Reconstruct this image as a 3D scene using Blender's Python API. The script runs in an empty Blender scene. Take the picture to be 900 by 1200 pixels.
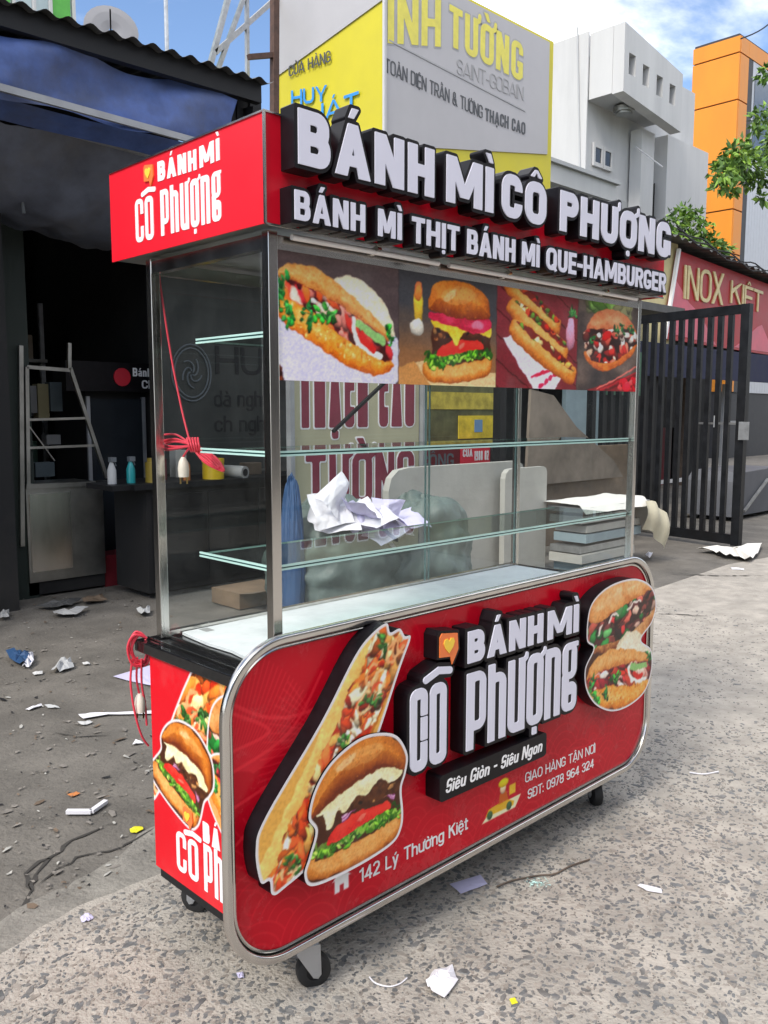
import bpy, bmesh, math, random, unicodedata
import numpy as np
from mathutils import Vector, Matrix
from mathutils.geometry import tessellate_polygon
random.seed(5)
SC = bpy.context.scene
COL = SC.collection
CLOUD_LOC = (15.638, 7.561, 0)
# ---------------------------------------------------------------- camera (metres; x along the cart's front, y away from the street, z up)
CAM = np.array([-1.145, -1.5211, 1.3925]); YAW, PITCH, ROLL, FPX = 0.7748, -0.1151, 0.0009, 1012.1
_fw = np.array([math.sin(YAW) * math.cos(PITCH), math.cos(YAW) * math.cos(PITCH), math.sin(PITCH)])
_r = np.array([math.cos(YAW), -math.sin(YAW), 0]); _u = np.cross(_r, _fw)
_r, _u = _r * math.cos(ROLL) + _u * math.sin(ROLL), -_r * math.sin(ROLL) + _u * math.cos(ROLL)
cd = bpy.data.cameras.new('camera'); cam = bpy.data.objects.new('camera', cd); COL.objects.link(cam)
cam.matrix_world = Matrix(((_r[0], _u[0], -_fw[0], CAM[0]), (_r[1], _u[1], -_fw[1], CAM[1]), (_r[2], _u[2], -_fw[2], CAM[2]), (0, 0, 0, 1)))
cd.sensor_fit = 'VERTICAL'; cd.sensor_height = 24; cd.lens = FPX / 1200 * 24; cd.clip_start = .05; cd.clip_end = 3000
SC.camera = cam
def spot(px, py, axis, val):
    """the place where the sight line of a photo pixel meets a real plane x, y or z = val"""
    d = _fw + _r * (px - 450) / FPX - _u * (py - 600) / FPX
    i = 'xyz'.index(axis); p = CAM + d * ((val - CAM[i]) / d[i])
    return Vector(p.tolist())
# ---------------------------------------------------------------- daylight
SUN_EL, SUN_DIR = math.radians(47), Vector((-.985, -.17, 0)).normalized()
W = bpy.data.worlds.new('World'); SC.world = W; W.use_nodes = True
nt = W.node_tree; nt.nodes.clear()
def nd(t, typ, **k):
    n = t.nodes.new(typ)
    for a, b in k.items(): setattr(n, a, b)
    return n
sky = nd(nt, 'ShaderNodeTexSky', sky_type='NISHITA', sun_disc=False, sun_elevation=SUN_EL, sun_rotation=math.atan2(SUN_DIR.x, SUN_DIR.y), dust_density=.6, ozone_density=3.0, air_density=.85)
tc = nd(nt, 'ShaderNodeTexCoord'); sx = nd(nt, 'ShaderNodeSeparateXYZ')
nt.links.new(tc.outputs['Generated'], sx.inputs[0])
mz = nd(nt, 'ShaderNodeMath', operation='ADD'); mz.inputs[1].default_value = .22; nt.links.new(sx.outputs['Z'], mz.inputs[0])
dv = [nd(nt, 'ShaderNodeMath', operation='DIVIDE') for _ in range(2)]
for d_, ax in zip(dv, 'XY'): nt.links.new(sx.outputs[ax], d_.inputs[0]); nt.links.new(mz.outputs[0], d_.inputs[1])
cb = nd(nt, 'ShaderNodeCombineXYZ'); nt.links.new(dv[0].outputs[0], cb.inputs[0]); nt.links.new(dv[1].outputs[0], cb.inputs[1])
mp = nd(nt, 'ShaderNodeMapping'); mp.inputs['Location'].default_value = CLOUD_LOC; nt.links.new(cb.outputs[0], mp.inputs[0])
ns = nd(nt, 'ShaderNodeTexNoise'); ns.inputs['Scale'].default_value = 1.15; ns.inputs['Detail'].default_value = 9; ns.inputs['Roughness'].default_value = .56; ns.inputs['Distortion'].default_value = .25
nt.links.new(mp.outputs[0], ns.inputs['Vector'])
rp = nd(nt, 'ShaderNodeMapRange'); rp.inputs['From Min'].default_value = .42; rp.inputs['From Max'].default_value = .56; rp.interpolation_type = 'SMOOTHSTEP'
nt.links.new(ns.outputs['Fac'], rp.inputs['Value'])
ns2 = nd(nt, 'ShaderNodeTexNoise'); ns2.inputs['Scale'].default_value = 3.2; ns2.inputs['Detail'].default_value = 6; nt.links.new(mp.outputs[0], ns2.inputs['Vector'])
cr = nd(nt, 'ShaderNodeMapRange'); cr.inputs['To Min'].default_value = 7; cr.inputs['To Max'].default_value = 10.5; nt.links.new(ns2.outputs['Fac'], cr.inputs['Value'])
cc = nd(nt, 'ShaderNodeCombineColor'); 
for k in range(3): nt.links.new(cr.outputs[0], cc.inputs[k])
mx = nd(nt, 'ShaderNodeMix', data_type='RGBA'); nt.links.new(rp.outputs[0], mx.inputs['Factor']); nt.links.new(sky.outputs[0], mx.inputs['A']); nt.links.new(cc.outputs[0], mx.inputs['B'])
bg = nd(nt, 'ShaderNodeBackground'); bg.inputs['Strength'].default_value = .15; nt.links.new(mx.outputs['Result'], bg.inputs['Color'])
wo = nd(nt, 'ShaderNodeOutputWorld'); nt.links.new(bg.outputs[0], wo.inputs[0])
sl = bpy.data.lights.new('sun', 'SUN'); sl.energy = 1.8; sl.angle = math.radians(16); sl.color = (1, .93, .83)
so = bpy.data.objects.new('sun', sl); COL.objects.link(so)
to_sun = (SUN_DIR * math.cos(SUN_EL) + Vector((0, 0, math.sin(SUN_EL)))).normalized()
so.rotation_euler = to_sun.to_track_quat('Z', 'Y').to_euler(); so.location = (0, 0, 20)
vs = SC.view_settings; vs.view_transform = 'Standard'; vs.look = 'None'; vs.exposure = .68; vs.gamma = 1; vs.use_curve_mapping = False
SC.cycles.max_bounces = 10; SC.cycles.transparent_max_bounces = 24; SC.cycles.caustics_reflective = False; SC.cycles.caustics_refractive = False
# ---------------------------------------------------------------- materials
def lin(c):
    if isinstance(c, str): c = [int(c[i:i + 2], 16) / 255 for i in (0, 2, 4)]
    return [x / 12.92 if x <= .04045 else ((x + .055) / 1.055) ** 2.4 for x in c]
def pmat(name, col, rough=.6, metal=0, var=.12, scale=6, bump=0, bscale=60, coat=0, dirt=0, dcol=(.05, .045, .04), alpha=1, spec=.5, stretch=(1, 1, 1)):
    """principled surface with grain: colour, gloss and relief all vary a little; optional blotchy dirt"""
    m = bpy.data.materials.new(name); m.use_nodes = True; t = m.node_tree; b = t.nodes['Principled BSDF']
    if isinstance(col, str): col = lin(col)
    co = nd(t, 'ShaderNodeTexCoord'); mpp = nd(t, 'ShaderNodeMapping'); mpp.inputs['Scale'].default_value = stretch; t.links.new(co.outputs['Object'], mpp.inputs[0])
    n = nd(t, 'ShaderNodeTexNoise'); n.inputs['Scale'].default_value = scale; n.inputs['Detail'].default_value = 7; n.inputs['Roughness'].default_value = .62; t.links.new(mpp.outputs[0], n.inputs['Vector'])
    r = nd(t, 'ShaderNodeMapRange'); r.inputs['From Min'].default_value = .3; r.inputs['From Max'].default_value = .7; r.inputs['To Min'].default_value = 1 - var; r.inputs['To Max'].default_value = 1 + var; t.links.new(n.outputs['Fac'], r.inputs['Value'])
    v = nd(t, 'ShaderNodeVectorMath', operation='SCALE'); v.inputs[0].default_value = col[:3]; t.links.new(r.outputs[0], v.inputs['Scale'])
    out = v.outputs[0]
    if dirt:
        n3 = nd(t, 'ShaderNodeTexNoise'); n3.inputs['Scale'].default_value = scale * .37; n3.inputs['Detail'].default_value = 8; n3.inputs['Roughness'].default_value = .7; t.links.new(mpp.outputs[0], n3.inputs['Vector'])
        r3 = nd(t, 'ShaderNodeMapRange'); r3.inputs['From Min'].default_value = .48; r3.inputs['From Max'].default_value = .72; r3.inputs['To Max'].default_value = dirt; t.links.new(n3.outputs['Fac'], r3.inputs['Value'])
        q = nd(t, 'ShaderNodeMix', data_type='RGBA'); q.inputs['B'].default_value = (*dcol, 1); t.links.new(r3.outputs[0], q.inputs['Factor']); t.links.new(out, q.inputs['A']); out = q.outputs['Result']
    t.links.new(out, b.inputs['Base Color'])
    rr = nd(t, 'ShaderNodeMapRange'); rr.inputs['To Min'].default_value = max(rough - .12, .02); rr.inputs['To Max'].default_value = min(rough + .12, 1); t.links.new(n.outputs['Fac'], rr.inputs['Value']); t.links.new(rr.outputs[0], b.inputs['Roughness'])
    b.inputs['Metallic'].default_value = metal; b.inputs['Coat Weight'].default_value = coat; b.inputs['Specular IOR Level'].default_value = spec
    if bump:
        n2 = nd(t, 'ShaderNodeTexNoise'); n2.inputs['Scale'].default_value = bscale; n2.inputs['Detail'].default_value = 5; t.links.new(mpp.outputs[0], n2.inputs['Vector'])
        bp = nd(t, 'ShaderNodeBump'); bp.inputs['Strength'].default_value = bump; bp.inputs['Distance'].default_value = .01; t.links.new(n2.outputs['Fac'], bp.inputs['Height']); t.links.new(bp.outputs[0], b.inputs['Normal'])
    return m
def print_mat(name, rough=.35, spec=.4):
    m = bpy.data.materials.new(name); m.use_nodes = True; t = m.node_tree; b = t.nodes['Principled BSDF']
    a = nd(t, 'ShaderNodeVertexColor', layer_name='print'); t.links.new(a.outputs[0], b.inputs['Base Color'])
    b.inputs['Specular IOR Level'].default_value = spec
    co = nd(t, 'ShaderNodeTexCoord'); n = nd(t, 'ShaderNodeTexNoise'); n.inputs['Scale'].default_value = 7; n.inputs['Detail'].default_value = 9; n.inputs['Roughness'].default_value = .7; t.links.new(co.outputs['Object'], n.inputs['Vector'])
    r = nd(t, 'ShaderNodeMapRange'); r.inputs['From Min'].default_value = .35; r.inputs['From Max'].default_value = .75; r.inputs['To Min'].default_value = rough * .8; r.inputs['To Max'].default_value = rough + .25; t.links.new(n.outputs['Fac'], r.inputs['Value']); t.links.new(r.outputs[0], b.inputs['Roughness'])
    r2 = nd(t, 'ShaderNodeMapRange'); r2.inputs['From Min'].default_value = .5; r2.inputs['From Max'].default_value = .8; r2.inputs['To Max'].default_value = .12; t.links.new(n.outputs['Fac'], r2.inputs['Value'])
    q = nd(t, 'ShaderNodeMix', data_type='RGBA'); q.inputs['B'].default_value = (.4, .38, .36, 1); t.links.new(r2.outputs[0], q.inputs['Factor']); t.links.new(a.outputs[0], q.inputs['A']); t.links.new(q.outputs['Result'], b.inputs['Base Color'])
    return m
def glass_mat(name, tint, refl=1.0, dust=.0):
    m = bpy.data.materials.new(name); m.use_nodes = True; t = m.node_tree; t.nodes.clear()
    o = nd(t, 'ShaderNodeOutputMaterial'); tr = nd(t, 'ShaderNodeBsdfTransparent'); tr.inputs[0].default_value = (*tint, 1)
    gl = nd(t, 'ShaderNodeBsdfGlossy'); gl.inputs['Roughness'].default_value = .01
    fr = nd(t, 'ShaderNodeFresnel'); fr.inputs[0].default_value = 1.45
    mu = nd(t, 'ShaderNodeMath', operation='MULTIPLY'); mu.inputs[1].default_value = refl; t.links.new(fr.outputs[0], mu.inputs[0])
    ge = nd(t, 'ShaderNodeNewGeometry'); sb = nd(t, 'ShaderNodeMath', operation='SUBTRACT'); sb.inputs[0].default_value = 1; t.links.new(ge.outputs['Backfacing'], sb.inputs[1])
    mm = nd(t, 'ShaderNodeMath', operation='MULTIPLY'); t.links.new(mu.outputs[0], mm.inputs[0]); t.links.new(sb.outputs[0], mm.inputs[1]); mu = mm
    mi = nd(t, 'ShaderNodeMixShader'); t.links.new(mu.outputs[0], mi.inputs[0]); t.links.new(tr.outputs[0], mi.inputs[1]); t.links.new(gl.outputs[0], mi.inputs[2])
    last = mi.outputs[0]
    if dust:  # grey film: dust on panes, a painted reflection veil on shelves
        df = nd(t, 'ShaderNodeBsdfDiffuse'); df.inputs[0].default_value = (.6, .62, .6, 1)
        co = nd(t, 'ShaderNodeTexCoord'); n = nd(t, 'ShaderNodeTexNoise'); n.inputs['Scale'].default_value = 9; n.inputs['Detail'].default_value = 9; n.inputs['Roughness'].default_value = .75; t.links.new(co.outputs['Object'], n.inputs['Vector'])
        r = nd(t, 'ShaderNodeMapRange'); r.inputs['From Min'].default_value = .4; r.inputs['From Max'].default_value = .8; r.inputs['To Max'].default_value = dust; t.links.new(n.outputs['Fac'], r.inputs['Value'])
        m2 = nd(t, 'ShaderNodeMixShader'); t.links.new(r.outputs[0], m2.inputs[0]); t.links.new(last, m2.inputs[1]); t.links.new(df.outputs[0], m2.inputs[2]); last = m2.outputs[0]
    t.links.new(last, o.inputs[0]); return m
# ---------------------------------------------------------------- mesh helpers
ROOT = {}
def thing(name, label, cat, loc=(0, 0, 0), group=None):
    o = bpy.data.objects.new(name, None); COL.objects.link(o); o.location = loc; o.empty_display_size = .1
    ROOT[o.name] = Vector(loc); tag(o, label, cat, group); return o
def tag(o, label=None, cat=None, group=None, kind=None):
    if label: o['label'] = label
    if cat: o['category'] = cat
    if group: o['group'] = group
    if kind: o['kind'] = kind
    return o
def inside(p, lp):
    c = False
    for i in range(len(lp)):
        (x0, y0), (x1, y1) = lp[i - 1][:2], lp[i][:2]
        if (y0 > p[1]) != (y1 > p[1]) and p[0] < (x1 - x0) * (p[1] - y0) / (y1 - y0) + x0: c = not c
    return c
def nest(loops):
    """group outlines with the holes that lie in them"""
    dep = [[j for j, o in enumerate(loops) if j != i and inside(lp[0], o)] for i, lp in enumerate(loops)]
    res = []
    for i, lp in enumerate(loops):
        if len(dep[i]) % 2 == 0: res.append([lp] + [loops[j] for j in range(len(loops)) if i in dep[j] and len(dep[j]) == len(dep[i]) + 1])
    return res
class MB:
    def __init__(s): s.v = []; s.f = []; s.m = []
    def add(s, vs, fs, mi=0):
        k = len(s.v); s.v += [tuple(v) for v in vs]; s.f += [tuple(i + k for i in f) for f in fs]; s.m += [mi] * len(fs); return s
    def box(s, a, b, mi=0, bev=0):
        (x0, y0, z0), (x1, y1, z1) = a, b
        if not bev:
            vs = [(x0, y0, z0), (x1, y0, z0), (x1, y1, z0), (x0, y1, z0), (x0, y0, z1), (x1, y0, z1), (x1, y1, z1), (x0, y1, z1)]
            return s.add(vs, [(0, 3, 2, 1), (4, 5, 6, 7), (0, 1, 5, 4), (1, 2, 6, 5), (2, 3, 7, 6), (3, 0, 4, 7)], mi)
        bm = bmesh.new(); bmesh.ops.create_cube(bm, size=1)
        for v in bm.verts: v.co = ((v.co.x + .5) * (x1 - x0) + x0, (v.co.y + .5) * (y1 - y0) + y0, (v.co.z + .5) * (z1 - z0) + z0)
        bmesh.ops.bevel(bm, geom=bm.edges[:], offset=bev, segments=2, affect='EDGES', profile=.5)
        bm.verts.index_update(); s.add([v.co for v in bm.verts], [[v.index for v in f.verts] for f in bm.faces], mi); bm.free(); return s
    def bar(s, p, q, w, h=None, mi=0, up=(0, 0, 1)):
        h = h or w; p, q = Vector(p), Vector(q); d = (q - p).normalized(); up = Vector(up)
        if abs(d.dot(up)) > .95: up = Vector((0, 1, 0))
        a = d.cross(up).normalized() * w / 2; b = a.cross(d).normalized() * h / 2
        vs = [e + i * a + j * b for e in (p, q) for i, j in ((-1, -1), (1, -1), (1, 1), (-1, 1))]
        return s.add(vs, [(3, 2, 1, 0), (4, 5, 6, 7), (0, 1, 5, 4), (1, 2, 6, 5), (2, 3, 7, 6), (3, 0, 4, 7)], mi)
    def tube(s, pts, r, n=8, mi=0, closed=False, cap=True):
        pts = [Vector(p) for p in pts]; N = len(pts); rs = r if hasattr(r, '__len__') else [r] * N; vs = []; prev = None
        for i, p in enumerate(pts):
            a = pts[i - 1] if (i > 0 or closed) else p; b = pts[(i + 1) % N] if (i < N - 1 or closed) else p
            d = (b - a).normalized()
            if prev is None: prev = d.orthogonal().normalized()
            x = (prev - d * prev.dot(d)); x = x.normalized() if x.length > 1e-6 else d.orthogonal().normalized(); prev = x; y = d.cross(x)
            vs += [p + (x * math.cos(t) + y * math.sin(t)) * rs[i] for t in [2 * math.pi * k / n for k in range(n)]]
        fs = []
        for i in range(N if closed else N - 1):
            j = (i + 1) % N
            fs += [(i * n + k, i * n + (k + 1) % n, j * n + (k + 1) % n, j * n + k) for k in range(n)]
        if cap and not closed: fs += [tuple(range(n))[::-1], tuple((N - 1) * n + k for k in range(n))]
        return s.add(vs, fs, mi)
    def cyl(s, p, q, r, n=16, mi=0, r2=None): return s.tube([p, q], [r, r if r2 is None else r2], n, mi)
    def prism(s, loops, fr, d0, d1, mi=0, smi=None, back=True):
        """2-D loops (outline, holes) in a frame fr(u, v, d) made solid between depths d0 (front) and d1 (back)"""
        smi = mi if smi is None else smi
        for grp in nest(loops):
            fl = [p for lp in grp for p in lp]
            tris = tessellate_polygon([[Vector((p[0], p[1], 0)) for p in lp] for lp in grp])
            s.add([fr(p[0], p[1], d0) for p in fl], [t for t in tris], mi)
            if back: s.add([fr(p[0], p[1], d1) for p in fl], [t[::-1] for t in tris], smi)
        for lp in loops:
            n = len(lp)
            s.add([fr(p[0], p[1], d0) for p in lp] + [fr(p[0], p[1], d1) for p in lp], [(i, (i + 1) % n, n + (i + 1) % n, n + i) for i in range(n)], smi)
        return s
    def build(s, name, mats, parent=None, smooth=None, base=None, kind=None):
        me = bpy.data.meshes.new(name); off = base if base is not None else Vector((0, 0, 0))
        p = parent
        while p is not None:
            if p.name in ROOT: off = ROOT[p.name]; break
            p = p.parent
        off = Vector(off)
        v = np.array(s.v, float) - np.array(off[:]); me.from_pydata(v.tolist(), [], s.f); me.update()
        mats = mats if isinstance(mats, (list, tuple)) else [mats]
        for m in mats: me.materials.append(m)
        me.polygons.foreach_set('material_index', s.m)
        o = bpy.data.objects.new(name, me); COL.objects.link(o)
        bm = bmesh.new(); bm.from_mesh(me); bmesh.ops.remove_doubles(bm, verts=bm.verts, dist=1e-5); bmesh.ops.recalc_face_normals(bm, faces=bm.faces); bm.to_mesh(me); bm.free()
        if smooth:
            me.polygons.foreach_set('use_smooth', [True] * len(me.polygons)); me.set_sharp_from_angle(angle=math.radians(smooth))
        if parent is not None: o.parent = parent
        else: o.location = off; ROOT[o.name] = off
        if kind: o['kind'] = kind
        return o
def copy_thing(root, loc, rotz=0, label=None, name=None):
    r = root.copy(); COL.objects.link(r); r.location = loc; r.rotation_euler = (0, 0, rotz); ROOT[r.name] = Vector(loc)
    if label: r['label'] = label
    def rec(a, b):
        for ch in [o for o in a.children]:
            c = ch.copy(); COL.objects.link(c); c.parent = b; rec(ch, c)
    rec(root, r); return r
def frame(origin, ux, uz, out):
    """(u, v, d): u along ux, v along uz, d metres towards out"""
    o, a, b, c = Vector(origin), Vector(ux).normalized(), Vector(uz).normalized(), Vector(out).normalized()
    return lambda u, v, d=0: o + a * u + b * v + c * d
def print_sheet(name, canvas, fr, d, mat, parent, sd=None, gain=1.0):
    """a printed sheet: the canvas' colours on its own grid, trimmed to the outline sd if given"""
    ny, nx = canvas.X.shape; X, Y = canvas.X.copy(), canvas.Y.copy()
    if sd is not None:
        gy, gx = np.gradient(sd, canvas.y, canvas.x); g2 = np.maximum(gx * gx + gy * gy, .3); o = sd > 0
        X = np.where(o, X - sd * gx / g2, X); Y = np.where(o, Y - sd * gy / g2, Y)
    idx = np.arange(nx * ny).reshape(ny, nx)
    q = np.stack([idx[:-1, :-1], idx[:-1, 1:], idx[1:, 1:], idx[1:, :-1]], -1).reshape(-1, 4)
    if sd is not None: q = q[(sd.reshape(-1)[q] < 0).any(1)]
    used = np.unique(q); rem = -np.ones(nx * ny, int); rem[used] = np.arange(len(used)); q = rem[q]
    o0 = np.array(fr(0, 0, d)); a = np.array(fr(1, 0, d)) - o0; b = np.array(fr(0, 1, d)) - o0
    P = o0 + X.reshape(-1, 1)[used] * a + Y.reshape(-1, 1)[used] * b
    rt = parent
    while rt is not None and rt.name not in ROOT: rt = rt.parent
    P = P - np.array(ROOT[rt.name][:])
    me = bpy.data.meshes.new(name); me.vertices.add(len(P)); me.vertices.foreach_set('co', P.astype(np.float32).ravel())
    me.loops.add(q.size); me.loops.foreach_set('vertex_index', q.ravel().astype(np.int32)); me.polygons.add(len(q))
    me.polygons.foreach_set('loop_start', np.arange(0, q.size, 4, dtype=np.int32)); me.polygons.foreach_set('loop_total', np.full(len(q), 4, np.int32))
    me.update(calc_edges=True); me.validate()
    c = np.clip(canvas.rgb.reshape(-1, 3)[used], 0, 1); c = np.where(c <= .04045, c / 12.92, ((c + .055) / 1.055) ** 2.4) * gain
    at = me.color_attributes.new('print', 'FLOAT_COLOR', 'POINT'); at.data.foreach_set('color', np.hstack([np.clip(c, 0, .9), np.ones((len(c), 1))]).astype(np.float32).ravel())
    me.materials.append(mat); ob = bpy.data.objects.new(name, me); COL.objects.link(ob); ob.parent = parent
    return ob

# ---------------------------------------------------------------- flat print: pictures computed as colours on a grid
def hash2(ix, iy, s):
    h = np.sin(ix * 127.1 + iy * 311.7 + s * 74.7) * 43758.5453
    return h - np.floor(h)
def vnoise(x, y, s=0):
    ix, iy = np.floor(x), np.floor(y); fx, fy = x - ix, y - iy
    fx = fx * fx * (3 - 2 * fx); fy = fy * fy * (3 - 2 * fy)
    a, b = hash2(ix, iy, s), hash2(ix + 1, iy, s); c, d = hash2(ix, iy + 1, s), hash2(ix + 1, iy + 1, s)
    return (a * (1 - fx) + b * fx) * (1 - fy) + (c * (1 - fx) + d * fx) * fy
def fbm(x, y, s=0, o=4):
    r = 0; a = .5
    for k in range(o):
        r = r + a * vnoise(x * 2 ** k, y * 2 ** k, s + k * 13); a *= .5
    return r / (1 - .5 ** o)
def C3(h):
    return np.array([int(h[i:i + 2], 16) / 255 for i in (0, 2, 4)])
def sd_poly(X, Y, pts):
    pts = np.asarray(pts, float); n = len(pts)
    d = np.full(X.shape, 1e9); s = np.ones(X.shape)
    for i in range(n):
        ax, ay = pts[i]; bx, by = pts[i - 1]
        ex, ey = bx - ax, by - ay; wx, wy = X - ax, Y - ay
        t = np.clip((wx * ex + wy * ey) / (ex * ex + ey * ey + 1e-12), 0, 1)
        d = np.minimum(d, (wx - ex * t) ** 2 + (wy - ey * t) ** 2)
        c1 = Y >= ay; c2 = Y < by; c3 = ex * wy > ey * wx
        s = np.where((c1 & c2 & c3) | (~c1 & ~c2 & ~c3), -s, s)
    return s * np.sqrt(d)
def sd_line(X, Y, pts):
    d = np.full(X.shape, 1e9)
    for (ax, ay), (bx, by) in zip(pts[:-1], pts[1:]):
        ex, ey = bx - ax, by - ay; wx, wy = X - ax, Y - ay
        t = np.clip((wx * ex + wy * ey) / (ex * ex + ey * ey + 1e-12), 0, 1)
        d = np.minimum(d, (wx - ex * t) ** 2 + (wy - ey * t) ** 2)
    return np.sqrt(d)
def spline(pts, n=8, closed=True):
    pts = [np.array(p, float) for p in pts]; m = len(pts); out = []
    rng_ = range(m) if closed else range(m - 1)
    for i in rng_:
        if closed: p0, p1, p2, p3 = pts[i - 1], pts[i], pts[(i + 1) % m], pts[(i + 2) % m]
        else: p0, p1, p2, p3 = pts[max(i - 1, 0)], pts[i], pts[i + 1], pts[min(i + 2, m - 1)]
        for k in range(n):
            t = k / n
            out.append(.5 * (2 * p1 + (p2 - p0) * t + (2 * p0 - 5 * p1 + 4 * p2 - p3) * t * t + (3 * p1 - p0 - 3 * p2 + p3) * t ** 3))
    if not closed: out.append(pts[-1])
    return np.array(out)
class Canvas:
    def __init__(s, x0, x1, y0, y1, nx, ny, col='c00a20'):
        s.x = np.linspace(x0, x1, nx); s.y = np.linspace(y0, y1, ny)
        s.X, s.Y = np.meshgrid(s.x, s.y); s.px = (x1 - x0) / nx
        s.rgb = np.ones((ny, nx, 3)) * C3(col); s.R = np.random.RandomState(7)
    def warp(s, px=2.2, fq=.12, seed=3):
        """break up drawn edges so the print looks organic"""
        ny, nx = s.X.shape; J, I = np.mgrid[0:ny, 0:nx].astype(float)
        dx = (fbm(I * fq, J * fq, seed, 3) - .5) * 2 * px * 1.6; dy = (fbm(I * fq, J * fq, seed + 40, 3) - .5) * 2 * px * 1.6
        x = np.clip(I + dx, 0, nx - 1.001); y = np.clip(J + dy, 0, ny - 1.001); i, j = x.astype(int), y.astype(int); u, v = (x - i)[..., None], (y - j)[..., None]
        g = s.rgb; s.rgb = (g[j, i] * (1 - u) + g[j, i + 1] * u) * (1 - v) + (g[j + 1, i] * (1 - u) + g[j + 1, i + 1] * u) * v
        n = fbm(I * .45, J * .45, seed + 7, 3) - .5
        s.rgb = s.rgb * (1 + .18 * n[..., None]); m = s.rgb.mean(-1, keepdims=True); s.rgb = np.clip((m + (s.rgb - m) * 1.12 - .42) * 1.2 + .44, 0, 1)
    def fill(s, sd, col, soft=None, a=1.0):
        soft = soft or s.px * 1.2
        m = np.clip(.5 - sd / soft, 0, 1) * a
        if isinstance(col, str): col = C3(col)
        s.rgb = s.rgb * (1 - m[..., None]) + col * m[..., None]
    def win(s, x0, x1, y0, y1):
        i0, i1 = np.searchsorted(s.x, [x0, x1]); j0, j1 = np.searchsorted(s.y, [y0, y1])
        return slice(j0, j1), slice(i0, i1)
    def ell(s, cx, cy, rx, ry, ang=0, col='ffffff', a=1.0, lit=.25, mask=None):
        m = max(rx, ry) * 1.2; w = s.win(cx - m, cx + m, cy - m, cy + m)
        X, Y = s.X[w] - cx, s.Y[w] - cy
        if X.size == 0: return
        c, n = math.cos(ang), math.sin(ang); u = (X * c + Y * n) / rx; v = (-X * n + Y * c) / ry
        r = np.sqrt(u * u + v * v); k = np.clip((1 - r) * min(rx, ry) / s.px + .5, 0, 1) * a
        if mask is not None: k = k * np.clip(.5 - mask[w] / s.px, 0, 1)
        col = C3(col) if isinstance(col, str) else np.asarray(col)
        sh = 1 + lit * (Y / m * 1.3 + .25) - lit * .9 * np.clip(r, 0, 1) ** 4
        cc = np.clip(col * sh[..., None], 0, 1)
        s.rgb[w] = s.rgb[w] * (1 - k[..., None]) + cc * k[..., None]
    def stroke(s, pts, wd, col, a=1.0, mask=None):
        pts = np.asarray(pts, float); lo, hi = pts.min(0) - wd * 2 - s.px * 2, pts.max(0) + wd * 2 + s.px * 2
        w = s.win(lo[0], hi[0], lo[1], hi[1])
        if s.X[w].size == 0: return
        k = np.clip(.5 - (sd_line(s.X[w], s.Y[w], pts) - wd / 2) / (s.px * 1.2), 0, 1) * a
        if mask is not None: k = k * np.clip(.5 - mask[w] / s.px, 0, 1)
        col = C3(col) if isinstance(col, str) else np.asarray(col)
        s.rgb[w] = s.rgb[w] * (1 - k[..., None]) + col * k[..., None]
    def scatter(s, n, region, cols, r0, r1, asp=(1, 2.5), box=None, lit=.35, ang=None, a=1.0):
        x0, x1, y0, y1 = box
        for _ in range(n):
            cx, cy = s.R.uniform(x0, x1), s.R.uniform(y0, y1); r = s.R.uniform(r0, r1)
            col = C3(cols[s.R.randint(len(cols))]) * s.R.uniform(.8, 1.15)
            an = s.R.uniform(0, 3.14) if ang is None else ang + s.R.normal(0, .35)
            s.ell(cx, cy, r * s.R.uniform(*asp), r, an, np.clip(col, 0, 1), a=a, lit=lit, mask=region)
    def leaf(s, cx, cy, r, ang, col='2f7a34', mask=None, dark='1c5224'):
        for k in range(13):
            t = ang + s.R.uniform(-1.7, 1.7); q = s.R.uniform(.1, .95)
            s.ell(cx + math.cos(t) * r * q, cy + math.sin(t) * r * q, r * s.R.uniform(.16, .34), r * s.R.uniform(.1, .2), t + s.R.normal(0, .5), np.clip(C3(col) * s.R.uniform(.45, 1.35), 0, 1), lit=.5, mask=mask)
        for k in range(4):
            t = ang + (k - 1.5) * .7
            s.stroke([(cx, cy), (cx + math.cos(t) * r * .9, cy + math.sin(t) * r * .9)], r * .07, dark if k % 2 else '7fb070', .7, mask)
RED_F = ['c43a22', 'a8281c', 'd9673a', 'e0a070', '8c2018', 'd4845a', 'f0d0b0']
def bread(c, sd, lo='b5651f', mid='d9933f', hi='f3cf8e', sc=30, seed=3, light=(0, 1), depth=.05, grain=1.0):
    """crust: darker towards the rim of the photographed loaf, speckled"""
    n = fbm(c.X * sc, c.Y * sc, seed, 5); n2 = fbm(c.X * sc * 4, c.Y * sc * 4, seed + 5, 3)
    t = np.clip(-sd / depth, 0, 1) ** .7
    gy = np.gradient(sd, c.y, axis=0); gx = np.gradient(sd, c.x, axis=1)
    l = np.clip((gx * light[0] + gy * light[1]) * (1 - t) * .8 + .15, -1, 1)
    v = np.clip(.15 + .5 * t + grain * (.5 * (n - .5) + .35 * (n2 - .5)) + .45 * l, 0, 1)[..., None]
    col = np.where(v < .5, C3(lo) + (C3(mid) - C3(lo)) * v * 2, C3(mid) + (C3(hi) - C3(mid)) * (v - .5) * 2)
    c.fill(sd, col)
def xf(pts, cx, cy, s, ang=0, sy=None):
    c, n = math.cos(ang), math.sin(ang); sy = sy or s
    return [(cx + (x * s * c - y * sy * n), cy + (x * s * n + y * sy * c)) for x, y in pts]
def inv(c, cx, cy, s, ang=0, sy=None):
    co, n = math.cos(ang), math.sin(ang); X, Y = c.X - cx, c.Y - cy; sy = sy or s
    return (X * co + Y * n) / s, (-X * n + Y * co) / sy
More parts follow.
